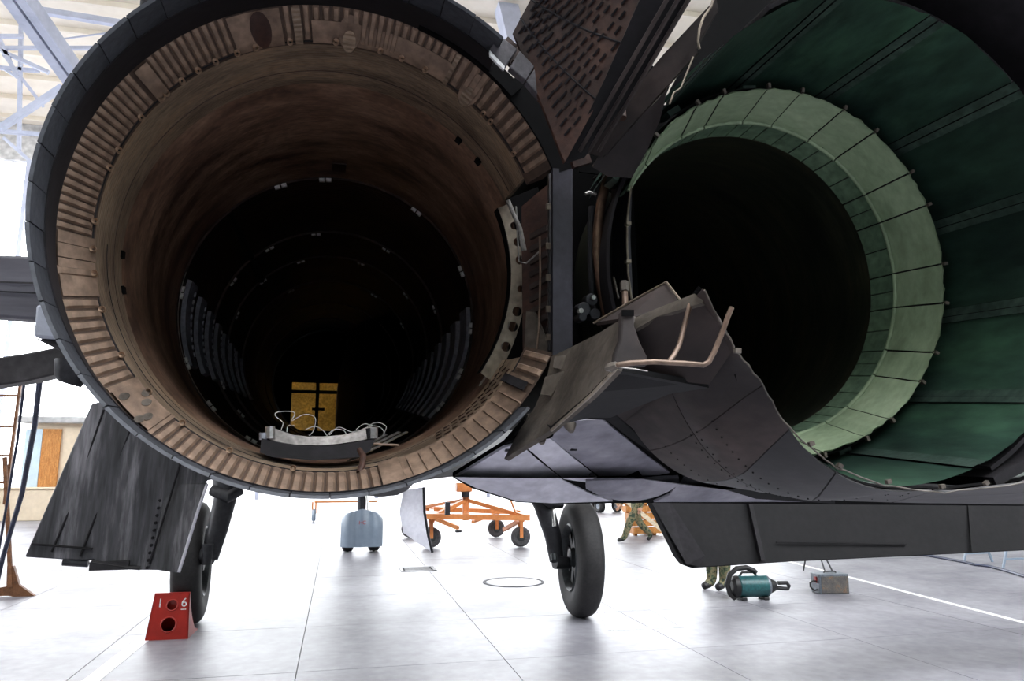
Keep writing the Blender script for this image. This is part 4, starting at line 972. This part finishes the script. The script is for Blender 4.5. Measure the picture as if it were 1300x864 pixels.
for (px, py, Y, r_) in ((547, 695, YA, .215), (661, 694, YA, .215), (630, 681.5, YB + .4, .21), (520, 682, YB + .4, .21)):
    f0 = F(px, py); f0 = Vector((f0.x, f0.y, 0)) - Vector((cc.x, cc.y, 0))
    w_ = MB().lathex([(-.045, .08), (-.055, .16), (-.03, r_ - .01), (0, r_), (.03, r_ - .01), (.055, .16), (.045, .08)], n=32)
    w_.v = [(v[1], v[0], v[2]) for v in w_.v]
    wo = obj('wheel', w_, M['grey_rubber'], cart, (f0.x, f0.y, r_))
    obj('wheel_disc', MB().disc((0, -.07, 0), .09, .14, 1, 20), M['hub'], wo)
    m_ = MB()
    for sy in (-1, 1): m_.box((0, sy * .085, .16), (.07, .015, .36))
    m_.box((0, 0, .34), (.12, .2, .06)); obj('caster_fork', m_, M['cart'], cart, (f0.x, f0.y, r_))

# small tow bar far behind the left bay
tb = F(398, 662)
tow = thing('tow_bar', 'small orange tow bar on a grey caster wheel far beyond the left engine bay', 'tow bar', (tb.x, tb.y, 0))
obj('bar', MB().tube([(0, 0, .60), (1.9, 0, .60)], .035, 10), M['cart'], tow)
obj('caster_fork', MB().box((-.05, 0, .42), (.05, .05, .36)).box((.05, 0, .42), (.05, .05, .36)), M['cart'], tow)
obj('wheel', MB().lathex([(-.05, .08), (-.06, .16), (0, .2), (.06, .16), (.05, .08)], n=28), M['guard'], tow, (0, 0, .2))
obj('prop_leg', MB().tube([(1.45, 0, 0), (1.45, 0, .60)], .03, 8), M['cart'], tow)

# orange tug, steps
tg = F(776, 650)
tug = thing('tug', 'orange towing tug parked far beyond the walking man', 'tug', (tg.x, tg.y, 0), (0, 0, R(20)))
obj('body', MB().box((0, .9, .62), (1.1, 2.0, .5)).box((0, 1.4, 1.1), (1.0, .9, .6)), M['cart'], tug, bevel=.05)
obj('seat', MB().box((0, .45, 1.0), (.5, .4, .26)), M['black_plastic'], tug, bevel=.04)
for sx in (-.42, .42):
    for sy in (.15, 1.6):
        w_ = obj('wheel', MB().lathex([(-.1, .1), (-.12, .17), (-.08, .23), (.08, .23), (.12, .17), (.1, .1)], n=28), M['rubber'], tug, (sx, sy, .23))
        obj('wheel_disc', MB().lathex([(-.09, .13), (-.09, .02), (.09, .02), (.09, .13)], n=20), M['grey_case'], w_)
so = F(846, 681)
stp = thing('stair', 'orange plank stair with a pale timber rail behind the walking man', 'stair', (so.x, so.y, 0))
for k in range(6):
    obj('tread', MB().box((-.30 - .02 * k, .5 + .1 * k, .12 + k * .17), (.80, .3, .14)), M['wood'], stp, bevel=.01)
obj('side_rail', MB().bar((0.02, -.05, .05), (-.95, .2, .86), .07, .10), M['pale_wood'], stp)
obj('side_rail', MB().bar((0.0, 1.15, .05), (-.95, 1.2, .9), .07, .10), M['pale_wood'], stp)
for x, y, h in ((-.1, .5, .06), (-.1, 1.0, .94), (-.6, .5, .06), (-.6, 1.0, .94)): obj('support_post', MB().box((x, y, h / 2), (.08, .08, h)), M['wood'], stp)

# ------------------------------------------------------------------ people
def person(label, base, H, rz, pose, group=None):
    """pose: joint positions in units of body height, x = walking direction"""
    root = thing('person', label, 'person', base, (0, 0, rz), group)
    J = pose
    names = list(J); idx = {n_: i for i, n_ in enumerate(names)}
    E = [('pelvis', 'spine'), ('spine', 'chest'), ('chest', 'neck'), ('neck', 'head0'), ('head0', 'head1')]
    for s_ in 'lr':
        E += [('pelvis', 'hip' + s_), ('hip' + s_, 'knee' + s_), ('knee' + s_, 'ankle' + s_), ('ankle' + s_, 'toe' + s_), ('chest', 'sho' + s_), ('sho' + s_, 'elb' + s_), ('elb' + s_, 'wri' + s_), ('wri' + s_, 'palm' + s_)]
    rad = dict(pelvis=.082, spine=.075, chest=.085, neck=.034, head0=.05, head1=.055)
    for s_ in 'lr': rad.update({'hip' + s_: .068, 'knee' + s_: .056, 'ankle' + s_: .044, 'toe' + s_: .024, 'sho' + s_: .045, 'elb' + s_: .031, 'wri' + s_: .02, 'palm' + s_: .02})
    me = bpy.data.meshes.new('body')
    me.from_pydata([Vector(J[n_]) * H for n_ in names], [(idx[a], idx[b]) for a, b in E], [])
    o = link('body', me, root)
    sk = o.modifiers.new('skin', 'SKIN')
    for i, n_ in enumerate(names):
        v = me.skin_vertices[0].data[i]; v.radius = (rad[n_] * H, rad[n_] * H); v.use_root = (n_ == 'pelvis')
    o.modifiers.new('sub', 'SUBSURF').levels = 1
    o.modifiers['sub'].render_levels = 2
    me.materials.append(M['camo'])
    for s_ in 'lr':
        a, t_ = Vector(J['ankle' + s_]) * H, Vector(J['toe' + s_]) * H
        m_ = MB().tube([a + Vector((0, 0, .03)), a * .6 + t_ * .4 - Vector((0, 0, .005)), t_, t_ + (t_ - a) * .12], [.055 * H / 1.7, .055 * H / 1.7, .046 * H / 1.7, .02], 12); obj('boot', m_, M['boot'], root)
        w_, p_ = Vector(J['wri' + s_]) * H, Vector(J['palm' + s_]) * H
        dr_ = (p_ - w_).normalized(); sd = dr_.cross(Vector((0, 1, 0))).normalized()
        hm = MB().tube([w_, w_ + dr_ * .03, p_ + dr_ * .02], [.026, .036, .034], 10)
        for k in range(4):
            b0 = p_ + dr_ * .02 + sd * (-.027 + .018 * k); ln = (.062, .075, .07, .055)[k]
            hm.tube([b0, b0 + dr_ * ln * .6, b0 + dr_ * ln + Vector((.012, 0, 0))], [.0095, .009, .007], 7)
        hm.tube([w_ + dr_ * .03 + sd * .02, w_ + dr_ * .06 + sd * .05, w_ + dr_ * .095 + sd * .055], [.012, .011, .008], 7)
        obj('hand', hm, M['skin_tone'], root)
    h0, h1 = Vector(J['head0']) * H, Vector(J['head1']) * H
    hc_ = (h0 + h1) / 2
    bm = bmesh.new(); bmesh.ops.create_icosphere(bm, subdivisions=3, radius=1)
    for v in bm.verts: v.co = Vector((v.co.x * .062 * H, v.co.y * .048 * H, v.co.z * .072 * H)) + hc_
    me2 = bpy.data.meshes.new('face'); bm.to_mesh(me2); bm.free(); me2.materials.append(M['skin_tone'])
    for p2 in me2.polygons: p2.use_smooth = True
    hd = link('head', me2, root)
    obj('nose', MB().tube([hc_ + Vector((.058 * H, 0, .012 * H)), hc_ + Vector((.072 * H, 0, -.012 * H))], [.008, .014], 8), M['skin_tone'], hd)
    obj('mouth', MB().box(hc_ + Vector((.059 * H, 0, -.032 * H)), (.01, .045, .008)), M['rust'], hd)
    for sy in (-1, 1):
        obj('eye', MB().disc(hc_ + Vector((.050 * H, sy * .02 * H, .008 * H)), .009, .012, 0, 10), M['boot'], hd)
        obj('ear', MB().tube([hc_ + Vector((0, sy * .047 * H, -.015 * H)), hc_ + Vector((-.005, sy * .052 * H, .015 * H))], .014, 8), M['skin_tone'], hd)
    bm = bmesh.new(); bmesh.ops.create_icosphere(bm, subdivisions=3, radius=1)
    for v in bm.verts: v.co = Vector((v.co.x * .066 * H - .006, v.co.y * .052 * H, max(v.co.z, -.1) * .066 * H + .018 * H)) + hc_
    me3 = bpy.data.meshes.new('hair'); bm.to_mesh(me3); bm.free(); me3.materials.append(M['hair'])
    link('hair', me3, root)
    return root
walk = dict(pelvis=(0, 0, .50), spine=(.01, 0, .60), chest=(.02, 0, .72), neck=(.03, 0, .83), head0=(.035, 0, .88), head1=(.04, 0, .95),
            hipl=(.0, .055, .48), kneel=(.14, .055, .27), anklel=(.22, .05, .055), toel=(.31, .05, .03),
            hipr=(.0, -.055, .48), kneer=(-.06, -.055, .26), ankler=(-.24, -.055, .085), toer=(-.19, -.055, .02),
            shol=(.02, .11, .81), elbl=(-.06, .14, .64), wril=(-.02, .14, .49), palml=(0, .14, .45),
            shor=(.02, -.11, .81), elbr=(.08, -.14, .64), wrir=(.19, -.13, .52), palmr=(.22, -.13, .48))
stand = dict(pelvis=(0, 0, .52), spine=(0, 0, .61), chest=(0, 0, .73), neck=(0, 0, .83), head0=(.005, 0, .88), head1=(.01, 0, .95),
             hipl=(0, .055, .50), kneel=(.01, .065, .28), anklel=(0, .045, .055), toel=(.09, .05, .025),
             hipr=(0, -.055, .50), kneer=(.03, -.05, .28), ankler=(.05, -.045, .055), toer=(.14, -.05, .025),
             shol=(0, .115, .81), elbl=(0, .15, .65), wril=(.03, .15, .50), palml=(.04, .15, .46),
             shor=(0, -.115, .81), elbr=(0, -.15, .65), wrir=(.03, -.15, .50), palmr=(.04, -.15, .46))
pb = (F(790, 686) + F(820, 688)) / 2
person('man in camouflage fatigues and black boots striding past the right main wheel', (pb.x + .08, pb.y, 0), 1.58, PI, walk)
pb = F(924, 750)
person('man in camouflage fatigues standing beside the teal vacuum, hidden above the shins', (pb.x, pb.y + .2, 0), 1.74, R(200), stand)

# ------------------------------------------------------------------ vacuum cleaner and grey case
vb = F(962, 762)
vc = thing('vacuum_cleaner', 'teal cylinder vacuum cleaner with a black hose lying on the floor', 'vacuum cleaner', (vb.x, vb.y + .1, 0), (0, 0, R(-6)))
def hx(m_): m_.v = [(v[1], v[0], v[2]) for v in m_.v]; return m_
obj('canister', hx(MB().lathe([(-.22, .0), (-.22, .12), (-.20, .135), (.17, .135), (.19, .12), (.19, 0)], n=28)), M['teal'], vc, (0, 0, .165))
obj('end_cap', hx(MB().lathe([(-.30, .0), (-.30, .09), (-.27, .13), (-.215, .14), (-.215, 0)], n=28)), M['black_plastic'], vc, (0, 0, .165))
obj('end_cap', hx(MB().lathe([(.185, .0), (.185, .115), (.25, .09), (.31, .06), (.31, 0)], n=28)), M['black_plastic'], vc, (0, 0, .165))
obj('cap_band', hx(MB().lathe([(.17, .137), (.19, .137), (.215, .11), (.20, .10)], n=28, close=True)), M['grey_case'], vc, (0, 0, .165))
hs = [(.31, 0, .14), (.40, -.02, .13), (.47, -.02, .125), (.49, -.02, .16), (.46, -.02, .20), (.38, -.02, .20), (.34, -.02, .20)]
obj('hose', MB().tube(hs, .025, 10), M['black_plastic'], vc)
hs = [(-.26, -.02, .02), (-.33, -.03, .08), (-.36, -.03, .20), (-.32, -.03, .32), (-.22, -.02, .39), (-.08, 0, .40), (.02, 0, .36), (.05, 0, .33)]
obj('hose', MB().tube(hs, .034, 10), M['black_plastic'], vc)
obj('carry_handle', MB().tube([(-.18, 0, .29), (-.14, 0, .34), (.02, 0, .34), (.06, 0, .29)], .016, 8), M['black_plastic'], vc)
for x in (-.16, .14):
    obj('foot', MB().box((x, 0, .02), (.07, .2, .04)), M['black_plastic'], vc, bevel=.008)
kb = F(1059, 753)
kc = thing('tool_case', 'grey metal case with rust patched front standing on the floor beside the white line', 'case', (kb.x, kb.y + .08, 0), (0, 0, R(-8)))
obj('case_body', MB().box((0, 0, .13), (.42, .24, .26)), M['grey_case'], kc, bevel=.008)
obj('case_front', MB().box((.01, -.122, .12), (.38, .008, .22)), M['rusty_case'], kc)
obj('carry_handle', MB().tube([(-.08, 0, .262), (-.06, 0, .28), (.08, 0, .28), (.10, 0, .262)], .010, 8), M['black_plastic'], kc)
obj('cable_loop', MB().tube([(-.20, -.05, .05), (-.26, -.06, .04), (-.31, -.06, .09), (-.31, -.06, .14), (-.26, -.06, .17), (-.20, -.05, .15)], .012, 8), M['black_plastic'], kc)
obj('socket', MB().box((-.215, -.03, .18), (.02, .06, .08)), M['red'], kc)
cabpts = [F(1150, 703), F(1180, 706.5), F(1205, 711), F(1222, 714), F(1238, 718), F(1256, 720), F(1272, 724), F(1292, 730), F(1330, 742)]
tag(obj('floor_cable', MB().tube([Vector((p_.x, p_.y, .022)) for p_ in cabpts], .022, 8), M['hose']), 'dark blue cable snaking across the floor towards the trestle', 'cable')
tq = F(1273, 722)
tr = thing('trestle', 'pale grey metal trestle stand at the end of the dark blue cable', 'trestle', (tq.x, tq.y, 0))
for (x, y) in ((0, 0), (.0, .8)):
    obj('leg', MB().bar((x, y, 0), (x + .28, y, .75), .03), M['guard'], tr); obj('leg', MB().bar((x + .62, y, 0), (x + .36, y, .75), .03), M['guard'], tr)
    obj('cross_bar', MB().bar((x + .06, y, .16), (x + .56, y, .16), .025), M['guard'], tr)
obj('top_rail', MB().box((.32, .4, .76), (.12, 1.0, .05)), M['guard'], tr)
tq = F(1034, 722)
tp = thing('tripod', 'thin dark tripod stand behind the grey tool case', 'tripod', (tq.x, tq.y, 0))
for px, py in ((1020, 724), (1047, 724), (1057, 725)):
    p_ = F(px, py) - Vector((tq.x, tq.y, 0)); obj('leg', MB().bar((p_.x, p_.y, 0), (.08 + p_.x * .2, .1, .55), .018), M['strut'], tp)
obj('tripod_head', MB().box((.09, .1, .57), (.08, .08, .08)), M['strut'], tp)

# ------------------------------------------------------------------ left side: ladder, hoses, bench, shed
lf = F(20, 757); LY = lf.y
la = thing('ladder', 'rusty brown maintenance ladder with a splayed foot at the left edge', 'ladder', (lf.x, LY, 0))
def Lp(px, py, dy=0): return P(px, py, LY + dy) - Vector((lf.x, LY, 0))
for dx in (0, -62):
    obj('side_rail', MB().bar(Lp(27 + dx, 480, .2), Lp(6 + dx, 640, .1), .035, .06), M['ladder'], la)
    obj('side_rail', MB().bar(Lp(6 + dx, 580, .05), Lp(14 + dx, 745, 0), .03, .05), M['ladder'], la)
for y in (502, 541, 578, 612): obj('rung', MB().bar(Lp(26 - (y - 490) * .135 - 60, y, .15), Lp(26 - (y - 490) * .135, y, .15), .03), M['ladder'], la)
obj('foot', MB().plate([Lp(9, 718), Lp(17, 718), Lp(24, 742), Lp(45, 757), Lp(42, 760), Lp(10, 756), Lp(-30, 757), Lp(-30, 752), Lp(8, 744)], .06, (0, 1, 0)), M['ladder'], la)
for (pts, lb) in (([(32, 476), (22, 560), (0, 690), (-10, 740), (-20, 790)], 'thinner dark blue hose hanging from the wing down past the ladder'), ([(52, 470), (44, 540), (28, 626), (4, 706), (-16, 770)], 'thicker dark blue hose hanging from the wing, right of the ladder')):
    r_ = .010 if lb.startswith('thin') else .020
    ps = [P(x, y, 5.75 + (8.6 - 5.75) * i / (len(pts) - 1)) for i, (x, y) in enumerate(pts)]; ps[-1].z = r_
    tag(obj('hose', MB().tube(ps, r_, 8), M['hose']), lb, 'hose')
wb_ = F(30, 661)
tag(obj('low_wall', MB().box((wb_.x - 3.4, wb_.y + .2, .48), (11, .35, .96)).box((wb_.x - 3.4, wb_.y + .2, .99), (11.1, .45, .07)), M['beige'], bevel=.02), 'low beige wall on the floor far behind the left flap', 'low wall')
sb = P(55, 612, 26.5)
shd = thing('shed', 'beige booth with a brown door standing behind the low beige wall', 'booth', (sb.x, 27.4, 0))
obj('booth_wall', MB().box((0.9, .6, 1.55), (3.4, 1.2, 3.1)), M['beige'], shd)
obj('door', MB().box((-.18, -.03, 1.45), (.55, .06, 2.9)), M['wood'], shd)
obj('side_panel', MB().box((-.72, -.03, 1.6), (.5, .05, 2.6)), M['light_blue'], shd)
obj('roof', MB().box((.9, .5, 3.2), (4.2, 1.8, .22)), M['wall'], shd, bevel=.05)
